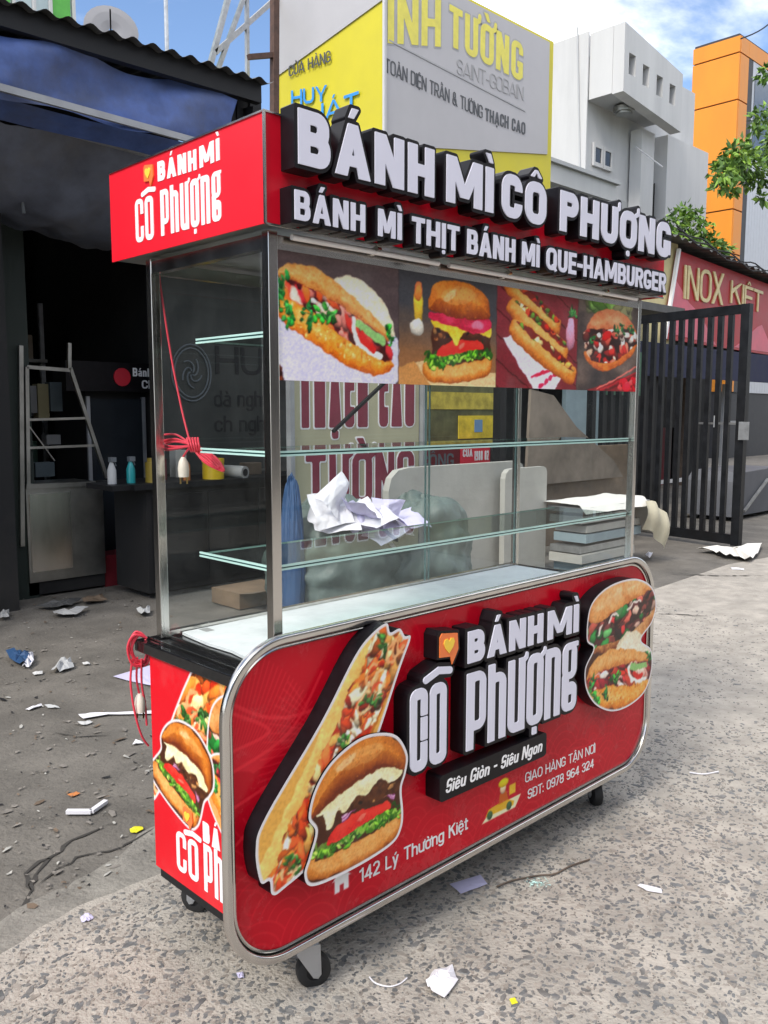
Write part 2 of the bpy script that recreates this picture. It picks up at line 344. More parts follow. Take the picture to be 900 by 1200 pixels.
def paint_burger(c, cx, cy, s, ang=0, sy=None, kind=0):
    """hamburger of half width s: bun, lettuce, tomato, onion, cheese, patty, bun"""
    sy = sy or s
    P = lambda pts: sd_poly(c.X, c.Y, spline(xf(pts, cx, cy, s, ang, sy)))
    U, V = inv(c, cx, cy, s, ang, sy); L = s
    E = lambda x, y, rx, ry, a_=0, col='ffffff', **k: c.ell(*xf([(x, y)], cx, cy, s, ang, sy)[0], rx * s, ry * s, a_ + ang, col, **k)
    bot = P([(-.98, -.62), (-.6, -.58), (0, -.52), (.5, -.45), (.93, -.38), (.93, -.62), (.8, -.8), (.4, -.92), (-.3, -1.0), (-.8, -.97), (-.99, -.84)])
    bread(c, bot, '8a4a1c', 'c98542', 'f2cc92', 9 / L, 4, (-.2, .6), .14 * L, .6)
    core = P([(-.8, -.66), (0, -.6), (.85, -.42), (.88, -.1), (.86, .2), (.4, .38), (-.5, .22), (-.8, 0), (-.76, -.4)])
    c.fill(core, '4a2a18')
    # lettuce frill
    for i in range(70):
        t = c.R.uniform(-1, 1); y = -.52 + .12 * (t + 1) + c.R.normal(0, .05) - i * .0012; k_ = c.R.uniform(.06, .16)
        g = C3(c.R.choice(['5f9a2e', '86bb45', '3f7a22', 'a6cf62', '2f5f1c', 'c2dc86'])) * (.55 + .45 * i / 70)
        c.stroke(spline(xf([(t * .88 - k_, y + c.R.normal(0, .03)), (t * .88 - k_ * .3, y + .05), (t * .88 + k_ * .3, y - .05), (t * .88 + k_, y + c.R.normal(0, .03))], cx, cy, s, ang, sy), 4, False), c.R.uniform(.03, .06) * s, g, .95)
    for i in range(24):
        t = c.R.uniform(-1, 1); y = -.58 + .12 * (t + 1) + c.R.normal(0, .06) - .04
        g = c.R.choice(['5f9a2e', '86bb45', '3f7a22', 'a6cf62', '2f5f1c'])
        E(t * .9, y, c.R.uniform(.03, .09), c.R.uniform(.015, .05), c.R.uniform(-1, 1), g, lit=.5)
    # tomato and onion
    tm = P([(-.62, -.48), (-.5, -.27), (-.1, -.14), (.35, -.12), (.62, -.14), (.66, -.26), (.2, -.33), (-.3, -.44)])
    n = fbm(U * 5, V * 9, 8)
    c.fill(tm, C3('b81c1c') + (C3('e2493c') - C3('b81c1c')) * np.clip(n * 1.3 + .5 * (V + .3), 0, 1)[..., None])
    c.ell(*xf([(.05, -.24)], cx, cy, s, ang, sy)[0], .1 * s, .035 * s, .3 + ang, 'f08a78', a=.7)
    if kind != 1:
        for k in range(5):
            pts = spline(xf([(-.35, -.2 + k * .025), (.05, -.02 + k * .028), (.5, -.02 + k * .025), (.74, -.14 + k * .02)], cx, cy, s, ang, sy), 5, False)
            c.stroke(pts, .035 * s, ['8c3f78', 'd9b8d0', 'a45a92', 'ecd6e6', '7a3068'][k], .9)
    # patty
    pt = P([(-.74, .1), (-.2, .12), (.4, .22), (.86, .3), (.86, .02), (.5, -.04), (.1, -.06), (-.4, -.1), (-.72, -.16)])
    c.fill(pt, C3('3a2014') + (C3('6e4428') - C3('3a2014')) * fbm(U * 14, V * 14, 9)[..., None])
    c.scatter(70, pt, ['2a160e', '8a5c3a', '5a3420', 'a07850'], .015 * s, .05 * s, box=(cx - s, cx + s, cy - .4 * sy, cy + .5 * sy))
    # cheese with drips
    ch = P([(-.8, .26), (-.3, .36), (.3, .46), (.82, .42), (.88, .25), (.62, .16), (.4, .28), (.15, .1), (-.1, .12), (-.3, -.06), (-.42, .02), (-.55, -.22), (-.66, -.24), (-.72, 0), (-.86, .02), (-.88, .16)]) if kind == 0 else \
        P([(-.8, .2), (-.2, .14), (.4, .14), (.88, .2), (.86, -.02), (.5, .05), (.1, .02), (-.12, -.26), (-.34, -.02), (-.7, .08)])
    base, hi = ('d8cfa0', 'f4efd2') if kind == 0 else ('e0a52c', 'f7d56a')
    c.fill(ch, C3(base) + (C3(hi) - C3(base)) * np.clip(fbm(U * 6, V * 6, 11) * 1.6 - .3, 0, 1)[..., None])
    if kind == 1:
        on = P([(-.78, .36), (-.2, .32), (.4, .3), (.86, .36), (.86, .14), (.4, .02), (0, .1), (-.5, .16), (-.84, .22)])
        c.fill(on, C3('8f1530') + (C3('d8486a') - C3('8f1530')) * np.clip(fbm(U * 3, V * 12, 12) * 1.2, 0, 1)[..., None])
        c.ell(*xf([(.5, .2)], cx, cy, s, ang, sy)[0], .2 * s, .07 * s, ang, 'f2a0b0', a=.6)
    else:
        un = P([(-.92, .12), (-.5, .36), (0, .5), (.6, .56), (.9, .4), (.86, .34), (.5, .46), (0, .38), (-.5, .22), (-.86, .04)])
        c.fill(un, '6b3216')
    top = P([(-.98, .02), (-.9, .42), (-.62, .76), (-.15, .98), (.3, 1.0), (.7, .86), (.95, .56), (.98, .3), (.8, .38), (.45, .52), (0, .44), (-.45, .34), (-.8, .1)]) if kind == 0 else \
        P([(-.86, .4), (-.84, .7), (-.6, .95), (-.1, 1.02), (.4, .98), (.78, .75), (.88, .45), (.8, .36), (.3, .3), (-.3, .32), (-.7, .38)])
    bread(c, top, '7a3a14', 'c47a34', 'f0c07a', 5 / L, 21, (-.35, .8), .42 * L, .45)
    c.ell(*xf([(-.05, .74)], cx, cy, s, ang, sy)[0], .5 * s, .14 * s, ang + .1, 'f3d3a4', a=.22, lit=0)
    c.ell(*xf([(-.3, .72)], cx, cy, s, ang, sy)[0], .2 * s, .07 * s, ang + .45, 'fff0d8', a=.35, lit=0)
    c.scatter(120, top, ['a85c26', 'd89a56', '9a5020'], .008 * s, .02 * s, (1, 1.6), (cx - s, cx + s, cy, cy + 1.05 * sy), a=.35)
def paint_roll(c, cx, cy, s, ang=0, sy=None, flap=True, seed=1):
    """short filled roll seen from the open side"""
    sy = sy or s; c.R = np.random.RandomState(seed)
    P = lambda pts: sd_poly(c.X, c.Y, spline(xf(pts, cx, cy, s, ang, sy)))
    T = lambda x, y: xf([(x, y)], cx, cy, s, ang, sy)[0]
    if flap:
        fl = P([(-.2, .55), (.1, 1.0), (.5, .95), (.85, .6), (1.0, .1), (.7, .1), (.3, .35)])
        bread(c, fl, 'b9a98a', 'ddd3bc', 'f3eee0', 10 / s, seed + 4, (.2, .5), .15 * s)
    up = P([(-.95, .42), (-.8, .72), (-.4, .88), (0, .72), (.5, .42), (.9, .12), (.86, -.1), (.4, .1), (-.2, .3), (-.7, .36)])
    bread(c, up, 'a4592a', 'd49a5c', 'eccb98', 14 / s, seed, (0, .8), .16 * s)
    lo = P([(-1, .2), (-.98, -.2), (-.75, -.5), (-.3, -.72), (.3, -.95), (.75, -.95), (1.0, -.72), (1.0, -.5), (.6, -.45), (.2, -.3), (-.4, .02), (-.8, .1)])
    bread(c, lo, 'a85416', 'dc9440', 'f6d69a', 16 / s, seed + 9, (0, .5), .18 * s)
    c.scatter(160, lo, ['f4dcae', 'e9bd78', 'b8641e'], .008 * s, .022 * s, (1, 2), (cx - s, cx + s, cy - sy, cy + .2 * sy), a=.5)
    mid = P([(-1.0, .34), (-.7, .42), (-.2, .36), (.4, .16), (.86, -.06), (1.02, -.36), (.92, -.56), (.6, -.5), (.2, -.36), (-.4, -.06), (-.85, .08)])
    c.fill(mid, '4a1a1c')
    bx = (cx - 1.1 * s, cx + 1.1 * s, cy - .8 * sy, cy + .8 * sy)
    c.scatter(150, mid, ['7c2430', 'a8343a', 'd8877c', 'e8b8ac', '5a1c28', 'c24a3a', 'efe0d4'], .03 * s, .09 * s, (1, 3), bx, .45, ang - .5)
    c.scatter(20, mid, ['d83a2a', 'f06a3a'], .02 * s, .05 * s, (2, 4), bx, .4, ang - .6)
    for x, y, r, t in ((-.82, .12, .2, 2.6), (-.7, -.12, .2, 3.8), (-.15, -.12, .2, 1.7), (-.38, -.16, .16, 3.4), (.9, .0, .14, .6)):
        c.leaf(*T(x, y), r * s, t + ang, c.R.choice(['2f7f3c', '3a8f3a', '246a38']))
    c.stroke(spline(xf([(.28, .1), (.32, -.2), (.5, -.42), (.8, -.5)], cx, cy, s, ang, sy), 5, False), .07 * s, 'e8e8e0')
    c.stroke(spline(xf([(.36, .06), (.6, -.05), (.82, -.14)], cx, cy, s, ang, sy), 5, False), .1 * s, '8fb878')
    c.stroke(spline(xf([(.44, -.16), (.52, -.3), (.66, -.38)], cx, cy, s, ang, sy), 5, False), .1 * s, 'c22a24')
def paint_stick(c, x0, y0, x1, y1, w, seed=2, flip=1):
    """long baguette along a line: pale crust on one flank, orange shredded filling on the other"""
    c.R = np.random.RandomState(seed)
    L = math.hypot(x1 - x0, y1 - y0); tx, ty = (x1 - x0) / L, (y1 - y0) / L; nx, ny = -ty * flip, tx * flip
    A = (c.X - x0) * tx + (c.Y - y0) * ty; B = (c.X - x0) * nx + (c.Y - y0) * ny
    body = np.maximum(np.abs(B) - w, np.maximum(-A, A - L))
    n = fbm(c.X * 60, c.Y * 60, seed, 4)
    v = np.clip(.35 + .5 * n + .5 * (B / w - .3), 0, 1)[..., None]
    c.fill(body, C3('b8742c') + (C3('f4d488') - C3('b8742c')) * v)
    fil = np.maximum(body + w * .1, B - w * (.56 + .08 * np.sin(A * 40) + .2 * (n - .5)))
    c.fill(fil, '7a2c18')
    for k in range(int(420 * L / .6)):
        a_, b_ = c.R.uniform(0, L), c.R.uniform(-w, w * .55); r = c.R.uniform(.004, .012) * (w / .06)
        col = C3(c.R.choice(['c24a24', 'e0803c', 'd8a05c', 'f2cf94', '9a2e18', 'e8683a', 'b8602c', 'f6e4c0'])) * c.R.uniform(.85, 1.1)
        c.ell(x0 + tx * a_ + nx * b_, y0 + ty * a_ + ny * b_, r * c.R.uniform(1.2, 4), r, math.atan2(ty, tx) + c.R.normal(0, .6), np.clip(col, 0, 1), lit=.5, mask=fil)
    for k in range(14):
        a_, b_ = c.R.uniform(.05, .95) * L, c.R.uniform(-.8, .1) * w
        pts = [(x0 + tx * (a_ + .35 * w * math.cos(q)) + nx * (b_ + .22 * w * math.sin(q)), y0 + ty * (a_ + .35 * w * math.cos(q)) + ny * (b_ + .22 * w * math.sin(q))) for q in np.linspace(0, 5, 10)]
        c.stroke(pts, .1 * w, c.R.choice(['f0d0a0', 'e8b080', 'c8502c']), .85, fil)
    for f, b_ in ((.86, .0), (.52, -.1), (.15, -.1), (.68, -.4), (.36, .1)):
        c.leaf(x0 + tx * L * f + nx * b_ * w, y0 + ty * L * f + ny * b_ * w, w * .42, c.R.uniform(0, 6), '3f6f34', fil, '24481f')
def paint_hotdog(c, cx, cy, s, ang, seed):
    c.R = np.random.RandomState(seed)
    P = lambda pts: sd_poly(c.X, c.Y, spline(xf(pts, cx, cy, s, ang, s * .78)))
    b = P([(-1, .05), (-.9, .26), (-.4, .3), (.4, .28), (.92, .24), (1, .02), (.92, -.2), (.3, -.27), (-.5, -.25), (-.95, -.16)])
    bread(c, b, '94501e', 'd08a44', 'f6d298', 9 / s, seed, (0, .9), .2 * s, .6)
    f = P([(-.88, .22), (-.3, .31), (.4, .29), (.90, .22), (.8, .10), (.2, .10), (-.5, .13)])
    c.fill(f, '7a2a1c')
    c.scatter(170, f, ['b83a24', 'd8a05c', '5a7a34', 'e8c890', 'c85a3a', '8a2418'], .03 * s, .075 * s, (1, 2.4), (cx - s, cx + s, cy - s, cy + s), .5)

STICK_OUT = [(.205, .875), (.255, .893), (.268, .868), (.30, .872), (.318, .85), (.338, .842), (.30, .77), (.19, .56), (.05, .40), (-.06, .352), (-.092, .352), (-.098, .385), (-.122, .392), (-.133, .47), (-.105, .535), (.048, .70), (.15, .83)]
UNIT_BURGER = [(-1.0, .05), (-.9, .45), (-.6, .8), (-.1, 1.03), (.35, 1.04), (.75, .9), (1.0, .55), (.98, .25), (.9, .0), (.96, -.4), (.94, -.66), (.78, -.86), (.3, -.98), (-.4, -1.05), (-.9, -1.02), (-1.04, -.8), (-.96, -.55), (-.86, -.2)]
BURGER_OUT = xf(UNIT_BURGER, .163, .477, .156, -.06, .152)
ROLLS_OUT = [(1.135, .785), (1.20, .83), (1.30, .848), (1.42, .842), (1.52, .80), (1.556, .735), (1.53, .675), (1.46, .628), (1.53, .58), (1.542, .51), (1.50, .44), (1.40, .413), (1.29, .42), (1.19, .465), (1.13, .53), (1.12, .60), (1.165, .655), (1.125, .69)]
def border(c, out, wd=.0075):
    sd = sd_poly(c.X, c.Y, out); c.fill(-(sd + wd), 'f6f2f6'); return sd
def pic_stick():
    out = spline(STICK_OUT, 6)
    c = Canvas(-.15, .36, .33, .91, 190, 216, 'd8a85c')
    paint_stick(c, -.112, .30, .312, .93, .080, 2)
    c.warp(1.6); return c, border(c, out)
def pic_burger():
    out = spline(BURGER_OUT, 8)
    c = Canvas(-.02, .34, .30, .66, 190, 190, '4a2a18')
    paint_burger(c, .163, .477, .156, -.06, .152)
    c.warp(1.8); return c, border(c, out)
def pic_rolls():
    out = spline(ROLLS_OUT, 8)
    c = Canvas(1.10, 1.57, .40, .86, 170, 170, '4a2a1c')
    # upper roll: domed loaf with greens and meat
    P = lambda p: sd_poly(c.X, c.Y, spline(p))
    lo = P([(1.12, .72), (1.15, .70), (1.3, .72), (1.45, .78), (1.56, .80), (1.56, .70), (1.45, .625), (1.3, .63), (1.16, .64), (1.12, .68)])
    bread(c, lo, '6a3420', 'c08a5a', 'e4c49a', 40, 5, (0, .3), .05)
    up = P([(1.13, .76), (1.2, .85), (1.32, .87), (1.48, .86), (1.57, .82), (1.57, .79), (1.45, .775), (1.3, .745), (1.18, .725)])
    bread(c, up, 'b0602c', 'd8a068', 'f0dcb8', 26, 6, (0, .5), .06)
    mid = P([(1.12, .735), (1.2, .735), (1.35, .765), (1.5, .79), (1.565, .79), (1.56, .735), (1.46, .685), (1.35, .66), (1.2, .655), (1.13, .67)])
    c.fill(mid, '3c2a24')
    c.scatter(160, mid, ['5a3434', '8a4a44', '3a2a2c', 'c86a5c', 'd84a4a', 'b89a8c', '46342e'], .006, .018, (1, 3), (1.1, 1.58, .64, .81), .4, .4)
    c.scatter(26, mid, ['2f6a3a', '3f8a4a', '6aa86a'], .008, .02, (1, 2.5), (1.1, 1.58, .64, .80), .4, .3)
    for p in ([(1.25, .72), (1.28, .745), (1.31, .74)], [(1.36, .745), (1.42, .765), (1.45, .76)], [(1.19, .69), (1.2, .71), (1.21, .72)]):
        c.stroke(spline(p, 4, False), .008, 'e8d8d0')
    paint_roll(c, 1.33, .53, .205, .12, .13, True, 3)
    c.warp(2.0); return c, border(c, out, .006)
def pic_strip():
    """the four food photographs printed side by side on the sign strip"""
    c = Canvas(.004, 1.55, 1.462, 1.755, 640, 150, '564848')
    X, Y = c.X, c.Y; n = fbm(X * 6, Y * 70, 3); vrt = lambda a, b: np.maximum(a - X, X - b)
    # 1 baguette on a plate
    p1 = vrt(-1, .465)
    c.fill(p1, C3('453c3e') + (C3('6a5c5c') - C3('453c3e')) * (n * .8 + (Y - 1.46) * 1.0)[..., None])
    pl = np.maximum(p1, sd_poly(X, Y, spline([(-.05, 1.60), (.1, 1.66), (.3, 1.66), (.47, 1.56), (.47, 1.50), (.42, 1.45), (.1, 1.44), (-.05, 1.45)])))
    c.fill(pl, C3('b9b6d2') + (C3('d4d2e6') - C3('b9b6d2')) * fbm(X * 5, Y * 8, 5)[..., None])
    paint_roll(c, .225, 1.608, .222, -.17, .105, True, 5)
    c.scatter(60, np.maximum(p1, sd_poly(X, Y, [(0, 1.46), (.045, 1.46), (.04, 1.49), (.0, 1.51)])), ['4a2418', '6a3a28', '301410'], .004, .012, box=(0, .06, 1.455, 1.52))
    # 2 burger on a board
    p2 = vrt(.465, .905)
    g = np.clip((Y - 1.46) / .29, 0, 1)[..., None]
    c.fill(p2, C3('8f6a4c') + (C3('4a4a4e') - C3('8f6a4c')) * np.clip(g * 2.2 - .5 + .2 * (n[..., None] - .5), 0, 1))
    c.fill(np.maximum(p2, sd_poly(X, Y, [(.46, 1.50), (.60, 1.53), (.91, 1.50), (.91, 1.46), (.46, 1.46)])), C3('d2b890') + (n[..., None] - .5) * .25)
    c.fill(np.maximum(p2, sd_poly(X, Y, [(.46, 1.5), (.53, 1.52), (.6, 1.46), (.46, 1.46)])), 'b88a5a')
    c.ell(.545, 1.66, .05, .018, 1.57, 'e8c04a', a=.9); c.ell(.545, 1.695, .025, .016, 1.57, 'e07a4a', a=.8); c.ell(.54, 1.605, .028, .022, 0, 'd8d4c8', a=.9)
    paint_burger(c, .73, 1.60, .162, 0, .132, 1)
    # 3 hot dogs on red boards
    p3 = vrt(.905, 1.27)
    st = np.abs(((X * .9 + Y * 1.6) * 9) % 1 - .5)
    c.fill(p3, C3('6a2a30') + (C3('8c4048') - C3('6a2a30')) * fbm(X * 8 + Y * 30, Y * 6 - X * 10, 9)[..., None] - (st < .035)[..., None] * .16)
    m3 = np.maximum(p3, 0 * X - 1)
    pp = np.maximum(p3, sd_poly(X, Y, [(.93, 1.60), (.97, 1.61), (1.2, 1.50), (1.16, 1.455), (1.07, 1.455)])); c.fill(pp, C3('d8d0dc') + (n[..., None] - .5) * .1)
    for k in range(3): c.stroke([(1.06 + k * .016, 1.515 + k * .004 - .02), (1.11 + k * .016, 1.535 - .02)], .007, 'c02a4a', .9, pp)
    for k in range(4): c.ell(1.10 + k * .022, 1.472 + k * .011, .012, .008, .4, 'b8204a', a=.9, lit=0, mask=pp)
    paint_hotdog(c, 1.06, 1.695, .135, -.42, 3); paint_hotdog(c, 1.085, 1.63, .15, -.44, 4); paint_hotdog(c, 1.11, 1.565, .165, -.42, 5)
    c.ell(1.235, 1.63, .05, .022, 1.5, 'd89ab0'); c.leaf(1.24, 1.685, .03, 1.5, '3a6a3a')
    # 4 round roll in shade
    p4 = vrt(1.27, 1.6)
    c.fill(p4, C3('3a3434') + (C3('8a7a70') - C3('3a3434')) * np.clip(fbm(X * 14, Y * 14, 12) * 1.4 - .3, 0, 1)[..., None])
    c.scatter(30, np.maximum(p4, 1.70 - Y), ['5a7a3c', '7a9a5a', '8a8a6a'], .01, .025, box=(1.32, 1.5, 1.70, 1.75))
    c.fill(np.maximum(p4, sd_poly(X, Y, [(1.27, 1.45), (1.56, 1.45), (1.56, 1.53), (1.35, 1.47)])), '7c1f26')
    bt = sd_poly(X, Y, spline([(1.30, 1.58), (1.34, 1.535), (1.42, 1.53), (1.52, 1.58), (1.548, 1.63), (1.5, 1.63), (1.4, 1.59)]))
    bread(c, bt, 'a05028', 'd88a4a', 'f0b878', 30, 8, (0, .3), .05)
    tp = sd_poly(X, Y, spline([(1.31, 1.645), (1.34, 1.70), (1.42, 1.725), (1.5, 1.705), (1.545, 1.65), (1.5, 1.65), (1.4, 1.65)]))
    bread(c, tp, 'a8563a', 'd08a64', 'e8c8a4', 20, 9, (0, .4), .05)
    fm = sd_poly(X, Y, spline([(1.30, 1.645), (1.4, 1.66), (1.52, 1.665), (1.548, 1.63), (1.5, 1.59), (1.42, 1.555), (1.34, 1.555), (1.30, 1.6)]))
    c.fill(fm, '3a2420')
    c.scatter(90, fm, ['b83a34', 'e0b8a0', '7a2c28', 'd86a5a', '5a2a24', 'e8d8cc'], .005, .014, (1, 2.5), (1.29, 1.56, 1.54, 1.67), .4)
    for x, y in ((1.33, 1.63), (1.47, 1.66), (1.51, 1.66), (1.44, 1.655)): c.leaf(x, y, .022, x * 9, '2c6a3c')
    c.ell(1.40, 1.64, .025, .014, .5, 'd02a2a'); 
    for k in range(3): c.stroke([(1.36 + k * .02, 1.465), (1.56, 1.55 - k * .018)], .005, ['d87a70', 'a83038', '5a1418'][k])
    c.scatter(14, p4, ['c8283a', 'e05a5a', 'a01c2c'], .012, .02, (1, 1.3), (1.47, 1.55, 1.465, 1.50), .4)
    c.warp(1.5); s_, t_ = [.004, .465, .905, 1.27, 1.55], [.004, .398, .785, 1.187, 1.55]
    xi = np.interp(np.interp(c.x, t_, s_), c.x, np.arange(len(c.x))); i = np.clip(xi.astype(int), 0, len(c.x) - 2); f = (xi - i)[None, :, None]; c.rgb = c.rgb[:, i] * (1 - f) + c.rgb[:, i + 1] * f
    c.rgb = np.clip((c.rgb - .28) * 1.15 + .28, 0, 1)
    for q in t_[1:4]: c.stroke([(q, 1.46), (q, 1.76)], .003, '3a2a2a', .5)
    return c
def pic_side():
    """print on the cabinet's left side; x runs towards the front of the cart"""
    c = Canvas(-.4845, .024, .178, .762, 200, 226, 'e80620')  # base red brighter than the front's, sunlight painted into the print
    sd = sd_poly(c.X, c.Y, spline([(-.52, .36), (-.25, .79), (-.02, .86), (.06, .80), (-.15, .52), (-.40, .44), (-.49, .365)]))
    c.fill(sd - .007, 'f6eef0'); 
    d = Canvas(-.4845, .024, .178, .762, 200, 226); paint_stick(d, -.52, .36, -.16, .86, .115, 6); d.warp(1.6)
    c.fill(sd, d.rgb)
    for f in (lambda k: paint_roll(k, .02, .655, .15, .2, .085, True, 3), lambda k: paint_roll(k, -.04, .50, .15, -.5, .1, True, 5)):
        pass
    o = spline([(-.215, .60), (-.19, .69), (-.12, .735), (.0, .73), (.05, .7), (.05, .58), (-.1, .56), (-.2, .57)]); s2 = sd_poly(c.X, c.Y, o)
    c.fill(s2 - .006, 'f6eef0'); d = Canvas(-.4845, .024, .178, .762, 200, 226, '2a1c18')
    bread(d, sd_poly(d.X, d.Y, spline([(-.21, .64), (-.17, .72), (-.05, .75), (.06, .7), (.06, .64), (-.1, .635)])), 'a8602c', 'd8a068', 'f0d4a8', 30, 4, (0, .5), .06)
    d.scatter(60, sd_poly(d.X, d.Y, [(-.22, .57), (-.22, .63), (.05, .63), (.05, .57)]), ['2f7a3a', '7a3a30', 'd05a4a', '1c1414', 'c8b0a0'], .006, .018, box=(-.22, .05, .57, .63)); d.warp(1.6); c.fill(s2, d.rgb)
    o = spline([(-.225, .50), (-.2, .565), (-.12, .585), (0, .57), (.05, .5), (.05, .36), (-.06, .335), (-.14, .37), (-.21, .44)]); s3 = sd_poly(c.X, c.Y, o)
    c.fill(s3 - .006, 'f6eef0'); d = Canvas(-.4845, .024, .178, .762, 200, 226, 'd8a068'); paint_roll(d, -.09, .46, .145, -.55, .105, True, 5); d.warp(1.6); c.fill(s3, d.rgb)
    o = spline(xf(UNIT_BURGER, -.335, .49, .118, -.50, .128)); s4 = sd_poly(c.X, c.Y, o)
    c.fill(s4 - .007, 'f6eef0'); d = Canvas(-.4845, .024, .178, .762, 200, 226, '4a2a18'); paint_burger(d, -.335, .49, .118, -.5, .128); d.warp(1.4); c.fill(s4, d.rgb)
    return c
def pic_panel():
    """red print of the front panel: tone on tone line drawing of waves and fans"""
    c = Canvas(-.18, 1.606, .164, .902, 620, 300, 'b4081e')
    X, Y = c.X, c.Y; n = fbm(X * 3, Y * 3, 4)
    c.rgb = c.rgb * (0.9 + .2 * n)[..., None]
    line = C3('d62b36'); rnd = np.random.RandomState(4)
    def arcs(cx, cy, r0, r1, k, a=.55, wd=.004, half=None):
        r = np.hypot(X - cx, Y - cy)
        for q in np.linspace(r0, r1, k):
            m = np.abs(r - q) - wd / 2
            if half is not None: m = np.maximum(m, half)
            c.fill(m, line, a=a)
    top = None
    for row in range(3):
        for k in range(11):
            cx, cy = -.1 + k * .17 + (row % 2) * .085, .17 + (2 - row) * .075
            r = np.hypot(X - cx, Y - cy); c.fill(np.maximum(r - .1, cy - .03 - Y), c.rgb * 1.0)
            base = C3('b4081e'); c.fill(np.maximum(r - .1, cy - .05 - Y), base * (0.9 + .2 * n)[..., None])
            arcs(cx, cy, .025, .1, 4, .42, .0035, cy - .05 - Y)
    def fan(cx, cy, a0, a1, r0, r1, k, wd=.003, a=.5):
        for t in np.linspace(a0, a1, k):
            p = [(cx + math.cos(t) * q, cy + math.sin(t) * q + .02 * math.sin(q * 9 + t * 3)) for q in np.linspace(r0, r1, 6)]
            c.stroke(p, wd, line, a)
    fan(-.2, .55, .5, 1.45, .12, .34, 26); fan(.12, .62, 2.2, 3.6, .05, .2, 18); fan(.0, .28, 1.0, 2.6, .1, .26, 16)
    for p in ([(-.17, .80), (-.05, .73), (.08, .72), (.2, .78)], [(-.17, .63), (.0, .68), (.1, .8)], [(-.17, .55), (.02, .60), (.12, .66)], [(-.15, .68), (-.05, .7), (-.14, .76)], [(-.16, .46), (-.06, .52), (.06, .55)]):
        c.stroke(spline(p, 6, False), .008, line, .65)
    for cx, cy, r in ((.33, .8, .1), (.95, .3, .11), (1.3, .34, .1), (1.15, .25, .09), (.62, .3, .1), (1.45, .3, .08), (1.1, .87, .08)):
        arcs(cx, cy, r * .4, r, 4, .32, .003)
    for k in range(9):
        x = rnd.uniform(-.1, 1.5); y = rnd.uniform(.2, .5)
        c.stroke(spline([(x, y), (x + .1, y + .06), (x + .22, y + .05), (x + .34, y + .11)], 6, False), .003, line, .35)
    # delivery rider figure: cap, face, box, yellow scooter on a pale street
    c.fill(sd_poly(X, Y, [(.69, .228), (.735, .262), (.872, .262), (.845, .228)]), 'e8dcb4')
    c.fill(sd_poly(X, Y, [(.705, .243), (.72, .262), (.80, .268), (.84, .25), (.835, .238)]), 'd8a81c')
    c.ell(.725, .243, .013, .013, 0, '3a5a3a'); c.ell(.815, .243, .013, .013, 0, '3a5a3a')
    c.fill(sd_poly(X, Y, [(.765, .262), (.77, .292), (.80, .295), (.812, .264)]), 'c05a1c')
    c.fill(sd_poly(X, Y, [(.815, .275), (.815, .305), (.845, .305), (.845, .275)]), 'e0b428')
    c.ell(.785, .305, .014, .016, 0, 'f0c8a0'); c.ell(.787, .322, .024, .013, 0, 'e8c418')
    # small white house before the address
    c.fill(sd_poly(X, Y, [(.128, .277), (.158, .302), (.187, .277), (.18, .277), (.18, .245), (.164, .245), (.164, .262), (.151, .262), (.151, .245), (.135, .245), (.135, .277)]), 'f0eef2')
    return c

# ---------------------------------------------------------------- lettering: glyphs from distance fields, so strokes keep one weight and backings can be offset
def rr(x0, y0, x1, y1, r=0):
    def f(X, Y):
        R = min(r, (x1 - x0) / 2 - 1e-6, (y1 - y0) / 2 - 1e-6)
        qx = np.abs(X - (x0 + x1) / 2) - (x1 - x0) / 2 + R; qy = np.abs(Y - (y0 + y1) / 2) - (y1 - y0) / 2 + R
        return np.hypot(np.maximum(qx, 0), np.maximum(qy, 0)) + np.minimum(np.maximum(qx, qy), 0) - R
    return f
def pg(*pts): return lambda X, Y: sd_poly(X, Y, pts)
def ln(w, *pts): return lambda X, Y: sd_line(X, Y, pts) - w / 2
def U_(*fs): return lambda X, Y: np.minimum.reduce([f(X, Y) for f in fs])
def S_(f, *gs): return lambda X, Y: np.maximum.reduce([f(X, Y)] + [-g(X, Y) for g in gs])
def ring(x0, y0, x1, y1, w, h, r): return S_(rr(x0, y0, x1, y1, r), rr(x0 + w, y0 + h, x1 - w, y1 - h, max(r - w, .12 * (x1 - x0 - 2 * w))))
def dia(w, x0, x1, H, W=None):
    """a diagonal stem from (x0, 0) to (x1, H)"""
    k = w * math.hypot(H, x1 - x0) / H / 2
    return pg((x0 - k, 0), (x0 + k, 0), (x1 + k, H), (x1 - k, H))
WIDTH = {'I': 0, 'A': .72, 'M': .86, 'N': .64, 'H': .62, 'T': .58, 'E': .5, 'L': .48, 'F': .5, 'B': .6, 'P': .58, 'R': .6, 'D': .6, 'C': .58, 'G': .6, 'O': .64, 'Q': .64, 'U': .6, 'V': .68, 'X': .66, 'Y': .64, 'K': .62, 'S': .55, '-': .34, '.': 0, ':': 0, ' ': .3, '&': .7, 'W': .95,
         '0': .54, '1': .3, '2': .52, '3': .52, '4': .58, '5': .52, '6': .53, '7': .5, '8': .54, '9': .53, 'h': .5, 'n': .5, 'u': .5, 'o': .52, 'g': .5, 'e': .5, 'i': 0, 'y': .5, 't': .34, 'r': .36, 'k': .5, 'a': .5, 'l': 0, 'm': .8, 'c': .48, 'd': .52}
